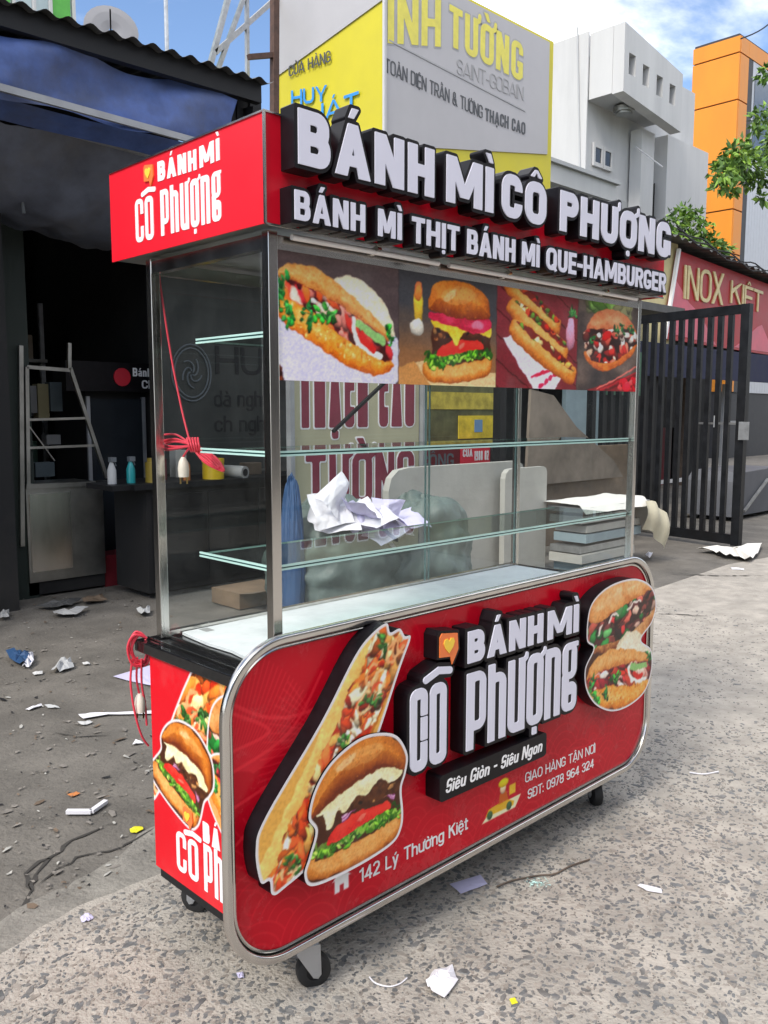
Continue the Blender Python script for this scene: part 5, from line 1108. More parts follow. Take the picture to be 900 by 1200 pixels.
for px, py, w, h, mt in ((48, 470, .09, .28, 'cream'), (36, 468, .06, .22, 'plaster2'), (63, 465, .1, .24, 'bluegrey'), (60, 515, .12, .08, 'plaster2'), (50, 550, .16, .12, 'bluegrey')):
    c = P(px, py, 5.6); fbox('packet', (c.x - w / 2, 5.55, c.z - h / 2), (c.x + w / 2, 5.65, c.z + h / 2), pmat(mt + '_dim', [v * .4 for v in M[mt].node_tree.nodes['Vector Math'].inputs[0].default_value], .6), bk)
# ---------------------------------------------------------------- gate on the right
gate = thing('steel_gate', 'tall open black steel bar gate at the right', 'gate', (7.5, 2.2, 0))
ga, gb = Vector((7.53, 2.20, 0)), Vector((7.86, 4.15, 0)); gd = (gb - ga).normalized(); gl_ = (gb - ga).length
G = lambda s, z: Vector((ga.x + gd.x * s, ga.y + gd.y * s, z))
up_ = (0, 0, 1)
MB().bar(G(0, .04), G(0, 2.46), .085, .085).build('stile', M['blackpaint'], gate); MB().bar(G(gl_, .04), G(gl_, 2.46), .08, .08).build('stile', M['blackpaint'], gate)
MB().bar(G(.045, 2.415), G(gl_ - .042, 2.415), .05, .09).build('rail', M['blackpaint'], gate); MB().bar(G(.045, .10), G(gl_ - .042, .10), .05, .10).build('rail', M['blackpaint'], gate)
n = 15
for k in range(n):
    s = .05 + (gl_ - .1) * (k + 1) / (n + 1) ; w = .05
    MB().bar(G(s, .152), G(s, 2.368), .05, w).build('bar', M['blackpaint'], gate)
for z in (.5, 1.9): MB().cyl(G(gl_ + .05, z), G(gl_ + .05, z + .16), .03, 12).build('hinge', M['rust'], gate)
MB().bar(G(0.02, 1.28), G(.5, 1.28), .02, .02).cyl(G(.3, 1.24) + Vector((-.03, 0, 0)), G(.3, 1.24) + Vector((-.03, 0, .12)), .008, 8).build('bolt', M['galv'], gate)
fbox('lock_plate', (7.46, 2.10, 1.12), (7.475, 2.2, 1.3), M['galv'], gate)
# ---------------------------------------------------------------- steel shop with red sign
sg = thing('red_shop_sign', 'red sign board with gold capital letters above the gate', 'sign', (13, 5, 2.9)); FI = front(5.0)
MB().prism([[(11.18, 2.50), (16.2, 2.42), (16.2, 3.62), (11.52, 3.84)]], FI, 0, -.05).build('panel', M['inox'], sg)
MB().prism([[(11.2, 2.6), (12.9, 2.5), (12.3, 2.95), (11.9, 3.1), (11.45, 3.4)]], FI, .004, 0).build('pink_flash', M['inoxpink'], sg)
MB().prism([[(13.6, 2.50), (15.4, 2.48), (15.1, 2.62), (14.7, 2.95), (14.5, 2.9), (14.0, 2.65)]], FI, .004, 0).build('pink_flash', M['inoxpink'], sg)
fbox('strip', (11.3, 4.985, 2.38), (16.2, 5.0, 2.415), M['bluegrey'], sg)
MB().bar((11.16, 4.99, 2.5), (11.50, 4.99, 3.86), .05).build('edge_trim', M['whiteprint'], sg)
line_on('INOX', (800, 350), (846, 358), (800, 310), .13, 5.0, M['gold'], 'lettering', sg, .001, .02); line_on('KIỆT', (855, 355), (892, 367), (855, 328), .15, 5.0, M['gold'], 'lettering', sg, .001, .02)
ws = thing('workshop_building', 'low workshop with tin eave and navy valance behind the gate', 'building', (13, 5.1, 0))
fbox('cream_wall', (9.6, 5.06, 2.3), (11.6, 5.2, 3.95), M['cream'], ws); fbox('dark_wall', (9.6, 5.08, 0), (11.2, 5.2, 2.298), M['dark'], ws); fbox('back_wall', (9.6, 7.5, 0), (18, 7.6, 4.0), M['dark'], ws)
fbox('interior_wall', (9.66, 5.2, 0), (9.74, 7.5, 4.0), M['dark'], ws); fbox('lintel', (11.65, 5.06, 2.3), (18, 5.16, 3.7), M['dark'], ws)
vs = []; n = 140; rr_ = MB()
for i in range(n + 1):
    x = 10.4 + 7.6 * i / n; zz = .03 * math.sin(x * 2 * math.pi / .24); zb_ = 3.94 - .055 * (x - 11.5)
    for y, dz in ((4.8, 0), (7.7, .35)): vs.append((x, y, zb_ + dz + zz))
rr_.add(vs, [(2 * i, 2 * i + 2, 2 * i + 3, 2 * i + 1) for i in range(n)]); rr_.build('roof', M['tin'], ws)
fbox('valance', (8.9, 4.95, 1.93), (18, 4.975, 2.42), M['navy'], ws); fbox('white_rail', (11, 4.94, .3), (18, 4.96, .36), M['plaster'], ws)
for x in (14.2, 15.15): fbox('window_frame', (x, 5.4, .3), (x + .05, 5.45, 1.9), M['plaster2'], ws)
fbox('window_frame', (14.26, 5.4, 1.2), (15.14, 5.44, 1.24), M['plaster2'], ws)
for k in range(5): fbox('interior_panel', (11.7 + k * .75, 6.6, 0), (11.7 + k * .75 + .68, 6.65, 1.1), [M['redbin'], M['darkmetal'], M['greyfabric'], M['redbin'], M['dark']][k], ws)
cv = MB(); 
tag(MB().prism([[(9.7, .06), (11.6, .06), (11.6, .62), (10.9, .64), (10.0, .62), (9.86, .5)]], front(3.2), 0, -.7).build('covered_stack', M['greyfabric'], None), 'grey covered stack beside the gate at the right edge', 'cover')
tag(MB().bar((10.0, 3.17, .12), (10.7, 3.17, .50), .03).build('grey_pipe', M['galv'], None), 'pale pipe leaning on the grey cover at right', 'pipe')
wr = MB(); wa, wb = Vector((22.2, 9, 11.1)), Vector((26, 9, 13.7)); wr.tube([wa.lerp(wb, t) - Vector((0, 0, .3 * math.sin(t * math.pi))) for t in np.linspace(0, 1, 12)], .02, 6)
tag(wr.build('power_line', M['ink']), 'thin black cable against the sky at top right', 'cable')
cw = MB()
for k in range(3): cw.tube([(11.0 + 4.6 * t, 4.75 + .02 * k, 3.98 - .25 * t + .05 * k - .07 * math.sin(t * math.pi) + .03 * math.sin(t * 31 + k)) for t in np.linspace(0, 1, 24)], .012, 5)
tag(cw.build('roof_cables', M['ink']), 'tangle of black cables along the eave above the red sign', 'cables')
# ---------------------------------------------------------------- white house
wh = thing('white_house', 'white plastered house with overhanging box storey', 'house', (15, 9, 0))
def wall_holes(name, x0, x1, z0, z1, holes, y, t, mat, parent):
    return MB().prism([[(x0, z0), (x1, z0), (x1, z1), (x0, z1)]] + [[(a, c), (b, c), (b, d), (a, d)] for a, b, c, d in holes], front(y), 0, -t).build(name, mat, parent)
hp = [spot(x, y, 'y', 8) for x, y in ((741, 76), (757, 89), (773, 101), (788, 111))]
holes = [(p.x - .13, p.x + .13, p.z - .20, p.z + .20) for p in hp]
ob = [(14.8, 7.72), (17.22, 7.46), (17.22, 8.66), (14.8, 9.02)]
MB().prism([ob] + [[(a, c), (b, c), (b, d), (a, d)] for a, b, c, d in holes], front(8.0), 0, -.25).build('parapet_wall', M['plaster'], wh)
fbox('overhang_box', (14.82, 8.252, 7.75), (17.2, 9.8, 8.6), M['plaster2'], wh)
fbox('side_wall', (14.79, 8.252, 7.74), (14.818, 8.78, 9.02), M['plaster'], wh)
for a, b, c, d in holes: fbox('window', (a - .02, 8.235, c - .02), (b + .02, 8.25, d + .02), M['dark'], wh)
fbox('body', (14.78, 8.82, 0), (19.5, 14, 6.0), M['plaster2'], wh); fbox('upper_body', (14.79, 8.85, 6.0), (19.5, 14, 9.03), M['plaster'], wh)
fbox('side_face', (14.74, 8.79, 6.02), (14.777, 14, 9.06), M['plaster'], wh); MB().bar((14.72, 9.05, 9.2), (14.72, 8.9, 6.3), .03).build('drain_pipe', M['plaster2'], wh)
MB().cyl((15.6, 8.45, 7.70), (15.6, 8.45, 7.60), .22, 24).cyl((15.6, 8.45, 7.60), (15.6, 8.45, 7.56), .17, 24).build('ceiling_lamp', M['dullsteel'], wh, 40)
w1, w2 = spot(700, 165, 'y', 8.7), spot(721, 200, 'y', 8.7)
for k in range(2): 
    x = w1.x + .03 + k * .38; fw_ = MB().prism([[(x, w2.z), (x + .36, w2.z), (x + .36, w1.z), (x, w1.z)], [(x + .06, w2.z + .08), (x + .30, w2.z + .08), (x + .30, w1.z - .08), (x + .06, w1.z - .08)]], front(8.80), .01, -.04).build('window', M['plaster'], wh); fbox('pane', (x + .06, 8.81, w2.z + .08), (x + .30, 8.818, w1.z - .08), M['pane'], fw_)
lz, lz2 = spot(652, 188, 'y', 8.05), spot(722, 216, 'y', 8.05)
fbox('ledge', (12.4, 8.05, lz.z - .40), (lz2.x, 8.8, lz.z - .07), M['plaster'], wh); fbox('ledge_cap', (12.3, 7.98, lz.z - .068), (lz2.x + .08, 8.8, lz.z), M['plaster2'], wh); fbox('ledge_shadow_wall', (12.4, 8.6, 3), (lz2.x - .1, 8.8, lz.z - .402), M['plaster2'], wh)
fbox('pier', (16.5, 8.52, 5.0), (17.05, 8.8, 7.5), M['plaster'], wh)
ar = spot(778, 245, 'y', 8.6); pts = [(ar.x - .35, 5.0), (ar.x + .28, 5.0), (ar.x + .28, 6.3)] + [(ar.x + .28 - .63 * math.sin(t), 6.0 + .72 * math.cos(t) ** .7) for t in np.linspace(0, 1.5, 8)]
MB().prism([pts], front(8.80), .02, 0).build('arch_shade_plate', M['dark'], wh)  # dark plate on the wall paints the shade inside an arch
MB().bar(spot(745, 172, 'y', 8.2), spot(777, 196, 'y', 7.2), .02).build('flag_pole', M['rail'], wh)
fbox('annexe_wall', (17.6, 8.5, 0), (19.6, 8.818, 7.6), M['plaster'], wh)
# ---------------------------------------------------------------- orange tower
ot = thing('orange_tower', 'narrow tower clad in orange panels at the right', 'building', (24.5, 10, 0))
ox0, oy0, oy1 = 24.4, 10.0, 11.42
fbox('core', (ox0 + .06, oy0 + .06, 0), (28.6, oy1 - .02, 12.2), M['joint'], ot)
zz = [spot(868, p, 'x', ox0).z for p in (300, 248, 188, 117, 61, 40)]; zz = [2.0] + [spot(868, p, 'y', oy0).z for p in (300, 248, 189, 118, 61, 40)]
for a, b in zip(zz[:-1], zz[1:]):
    fbox('panel', (ox0, oy0 + .01, a + .02), (ox0 + .055, oy1, b - .02), M['orange'], ot)
    fbox('panel', (ox0 + .06, oy0, a + .02), (ox0 + .62, oy0 + .055, b - .02), M['orange'], ot)
fbox('fascia', (ox0 + .625, oy0, zz[-2] + .02), (28.4, oy0 + .055, zz[-1] - .02), M['orange'], ot)
fbox('dark_strip', (ox0 + .63, oy0 + .01, 2), (ox0 + .95, oy0 + .055, zz[-2]), M['joint'], ot)
for k in range(16):
    x = ox0 + .96 + k * .2; fbox('cladding_board', (x, oy0 + .015, 2), (x + .19, oy0 + .058, zz[-2]), M['clad'], ot)
fbox('window_glass', (ox0 + 1.1, oy0 - .01, zz[-2] - 2.6), (28.4, oy0 + .012, zz[-2] - .4), pmat('bluish_pane', (.10, .12, .15), .15), ot)
# ---------------------------------------------------------------- trees
def crown(name, clumps, n, size, seed, mats, parent, droop=.4):
    rs = np.random.RandomState(seed); m = MB()
    for (c, r) in clumps:
        c = np.array(c[:])
        for k in range(int(n * (r / .5) ** 2)):
            d = rs.normal(0, 1, 3); d /= np.linalg.norm(d); p = c + d * r * rs.uniform(.35, 1.05) * np.array([1, 1, .75])
            t = d * .6 + rs.normal(0, .5, 3); t[2] -= droop; t /= np.linalg.norm(t); s = np.cross(t, rs.normal(0, 1, 3)); s /= np.linalg.norm(s); nn = np.cross(t, s)
            L = size * rs.uniform(.6, 1.2); wd = L * .27
            m.add([p, p + t * L * .35 + s * wd + nn * .1 * L, p + t * L, p + t * L * .35 - s * wd + nn * .1 * L], [(0, 1, 2), (0, 2, 3)], rs.randint(0, len(mats)))
    return m.build(name, mats, parent)
t1 = thing('street_tree', 'leafy tree hanging in from the right edge before the orange tower', 'tree', (14.2, 3.6, 0))
sp = lambda px, py: spot(px, py, 'y', 5)
cl = [(sp(862, 190), .34), (sp(846, 203), .24), (sp(880, 195), .30), (sp(868, 175), .22), (sp(843, 218), .13), (sp(856, 222), .14), (sp(886, 210), .22), (sp(895, 135), .24), (sp(905, 85), .24), (sp(888, 148), .14), (sp(915, 170), .4), (sp(950, 150), .8), (sp(940, 80), .5), (sp(960, 230), .6), (sp(893, 232), .12)]
crown('crown', cl, 420, .15, 3, [M['leaf'], M['leaf'], M['leaf2']], t1)
tx = sp(960, 200); MB().tube([(tx.x, 5, 0), (tx.x - .05, 5, 2), (tx.x, 5, 4.2), (tx.x + .1, 5, 6)], [.16, .13, .1, .05], 10).build('trunk', M['bark'], t1, 60)
MB().tube([(tx.x, 5, 4.0), tuple(sp(905, 215)), tuple(sp(870, 200))], [.06, .03, .012], 7).tube([(tx.x, 5, 5.2), tuple(sp(910, 140)), tuple(sp(893, 130))], [.05, .025, .01], 7).build('branch', M['bark'], t1, 60)
t2 = thing('roof_shrub', 'bushy green tree between the white house and orange tower', 'tree', (13.7, 6.4, 0)); sp2 = lambda px, py: spot(px, py, 'y', 6.4)
crown('crown', [(sp2(792, 262), .32), (sp2(815, 268), .34), (sp2(805, 250), .25), (sp2(790, 288), .4), (sp2(825, 290), .34), (sp2(845, 292), .25), (sp2(800, 300), .5), (sp2(780, 275), .25), (sp2(832, 300), .4)], 420, .13, 8, [M['leaf'], M['leaf'], M['leaf2']], t2)
q = sp2(806, 300); MB().tube([(q.x, 6.4, 0), (q.x, 6.4, 2.5), (q.x + .1, 6.4, q.z)], [.12, .1, .05], 8).build('trunk', M['bark'], t2, 60)

# ---------------------------------------------------------------- unseen houses added across the street so glass and steel reflect walls, not sky
for k, (x0, w, hgt, col, lb) in enumerate(((-16, 7, 7.5, (.34, .31, .26), 'added unseen beige shop house across the street, left one behind the viewer'), (-8.9, 6, 9, (.25, .27, .28), 'added unseen grey shop house across the street behind the viewer'), (-2.8, 7, 6.5, (.40, .37, .30), 'added unseen cream shop house across the street facing the cart'), (4.3, 8, 8.5, (.22, .2, .19), 'added unseen brown shop house across the street, right one facing the cart'), (12.4, 14, 9.5, (.30, .29, .27), 'added unseen long pale grey house across the street, further right'), (26.5, 22, 11, (.24, .24, .22), 'added unseen far grey house across the street down the road'))):
    o = thing('unseen_shop_house', lb, 'house', (x0 + w / 2, -15, 0)); wm = pmat('street_plaster', col, .8, var=.1, dirt=.3)
    fbox('wall', (x0, -22, 0), (x0 + w, -13, hgt), wm, o); fbox('shutter', (x0 + .6, -12.99, 0), (x0 + w - .6, -12.95, 2.8), M['tin'], o); fbox('awning', (x0 + .2, -12.94, 3.0), (x0 + w - .2, -11.6, 3.1), M['navy'], o)
    for q in range(3):
        xx = x0 + .8 + q * (w - 2.6) / 2
        for zz_ in (4.2,) + ((6.6,) if hgt > 8 else ()): fw_ = fbox('window', (xx, -12.99, zz_), (xx + 1.0, -12.94, zz_ + 1.3), M['plaster'], o); fbox('pane', (xx + .08, -12.938, zz_ + .08), (xx + .92, -12.93, zz_ + 1.22), M['pane'], fw_)

cb = thing('cardboard_box', 'brown open carton on the ground seen low through the left glass', 'carton', (2.35, 3.4, 0))
fbox('box', (2.3, 3.45, .01), (2.75, 3.8, .12), pmat('dirty_cardboard', (.20, .135, .085), .85, var=.3, scale=6), cb); MB().add([(2.3, 3.45, .12), (2.75, 3.45, .12), (2.70, 3.3, .15), (2.32, 3.32, .14)], [(0, 1, 2, 3)]).build('flap', M['wood'], cb)
for k, (x, y, w, hh, mt, lb) in enumerate(((2.3, 4.5, .12, .16, 'redbin', 'small dark red tin at the back of the dark counter'), (2.48, 4.55, .10, .22, 'gypsum', 'grey carton standing at the back of the dark counter'), (3.05, 4.4, .16, .10, 'wood', 'low brown box on the dark counter right of the tube'), (2.42, 4.3, .06, .12, 'orangebit', 'small orange can on the dark counter beside the yellow tub'))):
    if k in (0, 3): tag(MB().cyl((x, y, .87), (x, y, .87 + hh), w / 2, 16).cyl((x, y, .87 + hh), (x, y, .885 + hh), w / 2.6, 16).build('can', M[mt], None, 40), lb, 'can')
    else: tag(fbox('small_box', (x, y, .871), (x + w, y + .1, .871 + hh), M[mt], None, .006), lb, 'box')

# ---------------------------------------------------------------- the food cart
cart = thing('food_cart', 'red and steel banh mi food cart with glass case and raised lettering', 'food cart', (.78, .26, 0))
HX0, HX1, HY0, HY1, HZ0, HZ1 = -.0376, 1.63, -.0406, .6204, 1.779, 2.0
# header
fbox('header_box', (HX0 + .004, HY0 + .004, HZ0 + .004), (HX1 - .004, HY1, HZ1 - .002), M['dullsteel'], cart)
fbox('header_front', (HX0, HY0, HZ0), (HX1, HY0 + .0035, HZ1), M['red'], cart)
fbox('header_side', (HX0, HY0 + .004, HZ0), (HX0 + .0035, HY1 + .001, HZ1), M['redside'], cart); fbox('header_side', (HX1 - .0035, HY0 + .004, HZ0), (HX1, HY1 + .001, HZ1), M['redside'], cart)
MB().bar((HX0 - .001, HY0 - .001, HZ0), (HX0 - .001, HY0 - .001, HZ1 + .002), .005).bar((HX0, HY0 - .001, HZ0 - .001), (HX1, HY0 - .001, HZ0 - .001), .004).bar((HX0 - .001, HY0 + .004, HZ1), (HX0 - .001, HY1, HZ1), .004).bar((HX0 + .003, HY0 - .001, HZ1), (HX1, HY0 - .001, HZ1), .004).build('header_trim', M['steel'], cart)
FH = front(HY0)
H1 = [('BÁNH', .013, .424), ('MÌ', .468, .648), ('CÔ', .683, .878), ('PHƯỢNG', .945, 1.58)]
for t, a, b in H1: raised_word(t, a, b, 1.897, .110, .285, FH, 0, .045, .0085, M['white'], M['black'], cart, sp=.0135)
H2 = [('BÁNH', .008, .206), ('MÌ', .247, .322), ('THỊT', .357, .525), ('BÁNH', .556, .752), ('MÌ', .783, .861), ('QUE-HAMBURGER', .895, 1.572)]
for t, a, b in H2: raised_word(t, a, b, 1.787, .060, .22, FH, 0, .038, .0075, M['white'], M['black'], cart, n=48, sp=.0075)
FS = side(HX0)
def sp_side(px, py): p = spot(px, py, 'x', HX0); return -p.y, p.z
def side_line(txt, pa, pb, pc, pd, wt, **k):
    a, b, c, d = sp_side(*pa), sp_side(*pb), sp_side(*pc), sp_side(*pd)
    return lettering('lettering', txt, a[0], b[0], a[1], (c[1] - a[1] + d[1] - b[1]) / 2, wt, FS, 0, .0015, M['whiteprint'], cart, slope=(b[1] - a[1]) / (b[0] - a[0]), **k)
side_line('BÁNH', (185.5, 213), (231, 199), (185.5, 190), (231, 174), .30); side_line('MÌ', (234.5, 197.5), (258, 187.5), (234.5, 172), (258, 161), .30)
side_line('CÔ', (160, 285), (181, 280), (161, 234), (180, 228), .135, tall=True, n=60); side_line('Phượng', (189.5, 277), (260, 258), (189, 223), (259, 199), .135, tall=True, xh=1.0, n=60)
def icon(cx, cz, s, fr, d, depth, parent, body):
    bub = [(-.5, -.35), (.1, -.42), (.2, -.75), (.42, -.42), (.55, -.2), (.5, .42), (-.38, .55), (-.5, .4)]
    if body: MB().prism([[(cx + x * s * 1.25, cz + y * s * 1.22) for x, y in bub]], fr, d + depth, d).build('letter_box', M['black'], parent)
    pl_ = MB().prism([[(cx + x * s, cz + y * s) for x, y in bub]], fr, d + depth + .003, d + depth * .9 - .0005).build('emblem', M['orangeprint'], parent)
    ht = [(0, -.30), (.22, -.08), (.31, .12), (.24, .26), (.1, .28), (0, .16), (-.1, .28), (-.24, .26), (-.31, .12), (-.22, -.08)]
    MB().prism([[(cx + x * s, cz + (y + .03) * s) for x, y in ht]], fr, d + depth + .005, d + depth + .0025).build('heart', M['yellowprint'], pl_)
icon(-.419, 1.962, .042, FS, 0, .001, cart, False)
M['paneedge'] = pmat('pane_edge_glass', (.22, .34, .32), .2)
# case: posts, rails, glass, shelves
D, Wd, ZC, ZT = .5175, 1.563, .80, 1.777
PT = .025
for x, y in ((0, 0), (0, D - PT), (Wd - PT, 0), (Wd - PT, D - PT)):
    w = PT if x == 0 else .018; MB().box((x if x == 0 else Wd - w, y, ZC - .005), (x + PT if x == 0 else Wd, y + PT, ZT), 0, .0015).build('post', M['steel'], cart)
for z in (ZT - .022,):
    for a, b in (((PT, .0125, z), (Wd - .02, .0125, z)), ((PT, D - .0125, z), (Wd - .02, D - .0125, z)), ((.0125, PT, z), (.0125, D - PT, z)), ((Wd - .0125, PT, z), (Wd - .0125, D - PT, z))): MB().bar(a, b, .022, .03).build('top_rail', M['steel'], cart)
MB().cyl((.05, -.016, 1.766), (.52, -.016, 1.766), .0065, 12).cyl((.56, -.016, 1.766), (1.5, -.016, 1.766), .0065, 12).build('tube_lamp', M['whiteprint'], cart, 40)
for x in (.3, .8, 1.3): MB().bar((x, -.03, 1.775), (x, .0, 1.765), .012).build('bracket', M['steel'], cart)
for a, b in (((PT, .010, ZC), (Wd - .018, .0145, ZT - .04)), ((.006, PT, ZC), (.0105, D - PT, ZT - .04)), ((Wd - .0105, PT, ZC), (Wd - .006, D - PT, ZT - .04))): fbox('glass_pane', a, b, M['glass'] if a[0] > .02 else M['dustyglass'], cart)
for a, b, y in ((PT, 1.065, D - .012), (1.03, Wd - .018, D - .020)):
    pn = fbox('sliding_pane', (a, y, ZC + .01), (b, y + .004, ZT - .04), M['glass'], cart)
    for x in (a + .001, b - .006): MB().box((x, y - .001, ZC + .01), (x + .003, y + .005, ZT - .04)).build('pane_edge', M['paneedge'], pn)
MB().bar((PT, D - .012, ZC + .004), (Wd - .02, D - .012, ZC + .004), .02, .012).build('track', M['steel'], cart)
for z, y1, x0 in ((1.042, .315, .012), (1.30, .30, .012), (1.562, .31, .012)):
    s = fbox('glass_shelf', (x0 + .004, .024, z - .005), (Wd - .03, y1 - .004, z + .003), M['shelfglass'], cart)
    for nm, a, b in (('shelf_edge', (x0, .018, z - .0065), (Wd - .026, .0238, z - .002)), ('shelf_edge', (x0, .018, z + .0015), (Wd - .026, .0238, z + .006)), ('shelf_edge', (x0 - .001, .024, z - .0065), (x0 + .0038, y1, z - .002)), ('shelf_edge', (x0 - .001, .024, z + .0015), (x0 + .0038, y1, z + .006)), ('shelf_edge', (x0 + .004, y1 - .0038, z - .002), (Wd - .03, y1, z + .002))): fbox(nm, a, b, M['edge'], s)
    fbox('edge_core', (x0 + .001, .019, z - .0018), (Wd - .027, .0236, z + .0013), M['edgedark'], s); fbox('edge_core', (x0, .0245, z - .0018), (x0 + .0037, y1 - .005, z + .0013), M['edgedark'], s)
# pictures on the front glass
FP = front(0.004)
print_sheet('picture_strip', pic_strip(), FP, 0.0, M['pic'], cart, gain=.86)
fbox('picture_backing', (.004, .0045, 1.462), (1.55, .0095, 1.755), M['darkmetal'], cart)
# counter and cabinet
fbox('counter_slab', (-.0514, -.02, .762), (1.62, .545, .792), M['granite'], cart, .003)
MB().bar((-.02, .012, .796), (-.02, .53, .796), .004).bar((.022, .012, .797), (.022, .50, .797), .006).build('edge_strip', M['steel'], cart)
cf = MB()
for x0, x1 in ((-.036, 1.60),): cf.box((x0, -.03, .178), (x1, .484, .761))
cf.build('cabinet', M['darkmetal'], cart)
fbox('cabinet_rail', (-.03, -.02, .145), (1.59, .48, .177), M['darkmetal'], cart)
cs_ = pic_side(); FSd = side(-.0405)
fbox('side_panel', (-.0402, -.03, .178), (-.0362, .4845, .7615), M['redside'], cart)
print_sheet('side_print', cs_, frame((-.0408, 0, 0), -Y_, Z_, -X_), 0, M['pic'], cart, gain=.9)
FSl = side(-.0412)
lettering('lettering', 'CÔ', -.374, -.270, .212, .108, .145, FSl, 0, .001, M['whiteprint'], cart, tall=True, n=60); lettering('lettering', 'Phượng', -.245, .022, .206, .125, .12, FSl, 0, .001, M['whiteprint'], cart, tall=True, xh=1.0, n=60)
lettering('lettering', 'BÁNH', -.246, -.09, .336, .052, .3, FSl, 0, .001, M['whiteprint'], cart); icon(-.312, .375, .042, FSl, 0, .001, cart, False)
# front panel with rounded steel frame
XL, XR, ZB, ZTp, RR = -.179, 1.6166, .1559, .9096, .165
def rloop(ins, n=14):
    r = RR - ins; pts = []
    for cx, cz, a0 in ((XR - RR, ZTp - RR, 0), (XL + RR, ZTp - RR, 90), (XL + RR, ZB + RR, 180), (XR - RR, ZB + RR, 270)):
        pts += [(cx + r * math.cos(math.radians(a0 + 90 * k / n)), cz + r * math.sin(math.radians(a0 + 90 * k / n))) for k in range(n + 1)]
    return pts
def ring_sweep(prof, mat, name):
    m = MB(); lps = [rloop(i) for i, y in prof]; n = len(lps[0]); vs = [(p[0], y, p[1]) for (i, y), lp_ in zip(prof, lps) for p in lp_]; K = len(prof)
    m.add(vs, [(k * n + i, k * n + (i + 1) % n, ((k + 1) % K) * n + (i + 1) % n, ((k + 1) % K) * n + i) for k in range(K) for i in range(n)])
    return m.build(name, mat, cart, 40)
ring_sweep([(.0, -.045), (.0, -.0565), (.002, -.0595), (.005, -.0605), (.0145, -.0605), (.0175, -.0595), (.0195, -.0565), (.0195, -.03)], M['steel'], 'panel_frame')
ring_sweep([(.0198, -.031), (.0198, -.043), (.0238, -.043), (.0238, -.031)], M['black'], 'panel_gap_shade')  # black ring paints the shade in the gap inside the frame
ring_sweep([(.024, -.031), (.024, -.050), (.027, -.052), (.0305, -.050), (.0305, -.031)], M['steel'], 'inner_trim')
MB().prism([rloop(.0235)], front(0), .0305, .024).build('panel_back', M['darkmetal'], cart)
cpn = pic_panel(); cq = lambda X, Y: rr(XL + .029, ZB + .029, XR - .029, ZTp - .029, RR - .029)(X, Y)
print_sheet('front_panel', cpn, front(0), .046, M['panelpic'], cart, sd=cq(cpn.X, cpn.Y), gain=1.2)
PF = front(-.0465)
for t, a, b in (('BÁNH', .561, .898), ('MÌ', .922, 1.083)):
    raised_word(t, a, b, .734 - .012 * (a - .56), .086, .30, PF, 0, .046, .0105, M['white'], M['black'], cart, sp=.012, slope=-.012)
raised_word('CÔ', .343, .478, .496, .214, .112, PF, 0, .046, .0105, M['white'], M['black'], cart, tall=True, sp=.009, slope=-.012, n=90)
raised_word('Phượng', .559, 1.080, .494, .212, .135, PF, 0, .046, .0105, M['white'], M['black'], cart, tall=True, xh=1.0, sp=.011, slope=-.012, n=90)
icon(.484, .797, .068, PF, 0, .046, cart, True)
def rbox(x0, x1, z0, z1, r, sl_, n=6):
    o = []
    for cx, cz, a0 in ((x1 - r, z1 - r, 0), (x0 + r, z1 - r, 90), (x0 + r, z0 + r, 180), (x1 - r, z0 + r, 270)):
        o += [(cx + r * math.cos(math.radians(a0 + 90 * k / n)), cz + r * math.sin(math.radians(a0 + 90 * k / n)) + sl_ * (cx - x0)) for k in range(n + 1)]
    return o
plate = MB().prism([rbox(.452, .925, .386, .458, .012, -.012)], PF, .050, 0).build('slogan_plate', M['black'], cart, 30)
lettering('lettering', 'Siêu Giòn - Siêu Ngon', .474, .900, .405, .037, .17, PF, .0502, .001, M['whiteprint'], plate, shear=.22, xh=.66, slope=-.012)
line_on('GIAO HÀNG TẬN NƠI', (615, 917.5), (697, 881.7), (615, 906), .13, -.0465, M['whiteprint'], 'lettering', cart, .0005, .001)
line_on('SĐT: 0978 964 324', (618, 936.7), (695.4, 899), (618, 925.5), .14, -.0465, M['whiteprint'], 'lettering', cart, .0005, .001)
line_on('142 Lý Thường Kiệt', (421, 1035), (548, 971), (421, 1018.5), .15, -.0465, M['whiteprint'], 'lettering', cart, .0005, .001)
def cutout(name, out, pic, dep, dx=.008, dz=.002):
    o = [(p[0] + dx, p[1] + dz) for p in spline(out, 8)]
    b = MB().prism([o], PF, dep, 0, back=False).build('cutout_body', M['black'], cart, 30)
    c, sd = pic(); f0 = PF
    print_sheet(name, c, lambda u, v, d=0: f0(u + dx, v + dz, d), dep + .0012, M['pic'], b, sd=sd, gain=.82)
cutout('baguette_picture', STICK_OUT, pic_stick, .044); cutout('hamburger_picture', BURGER_OUT, pic_burger, .049); cutout('roll_picture', ROLLS_OUT, pic_rolls, .046)
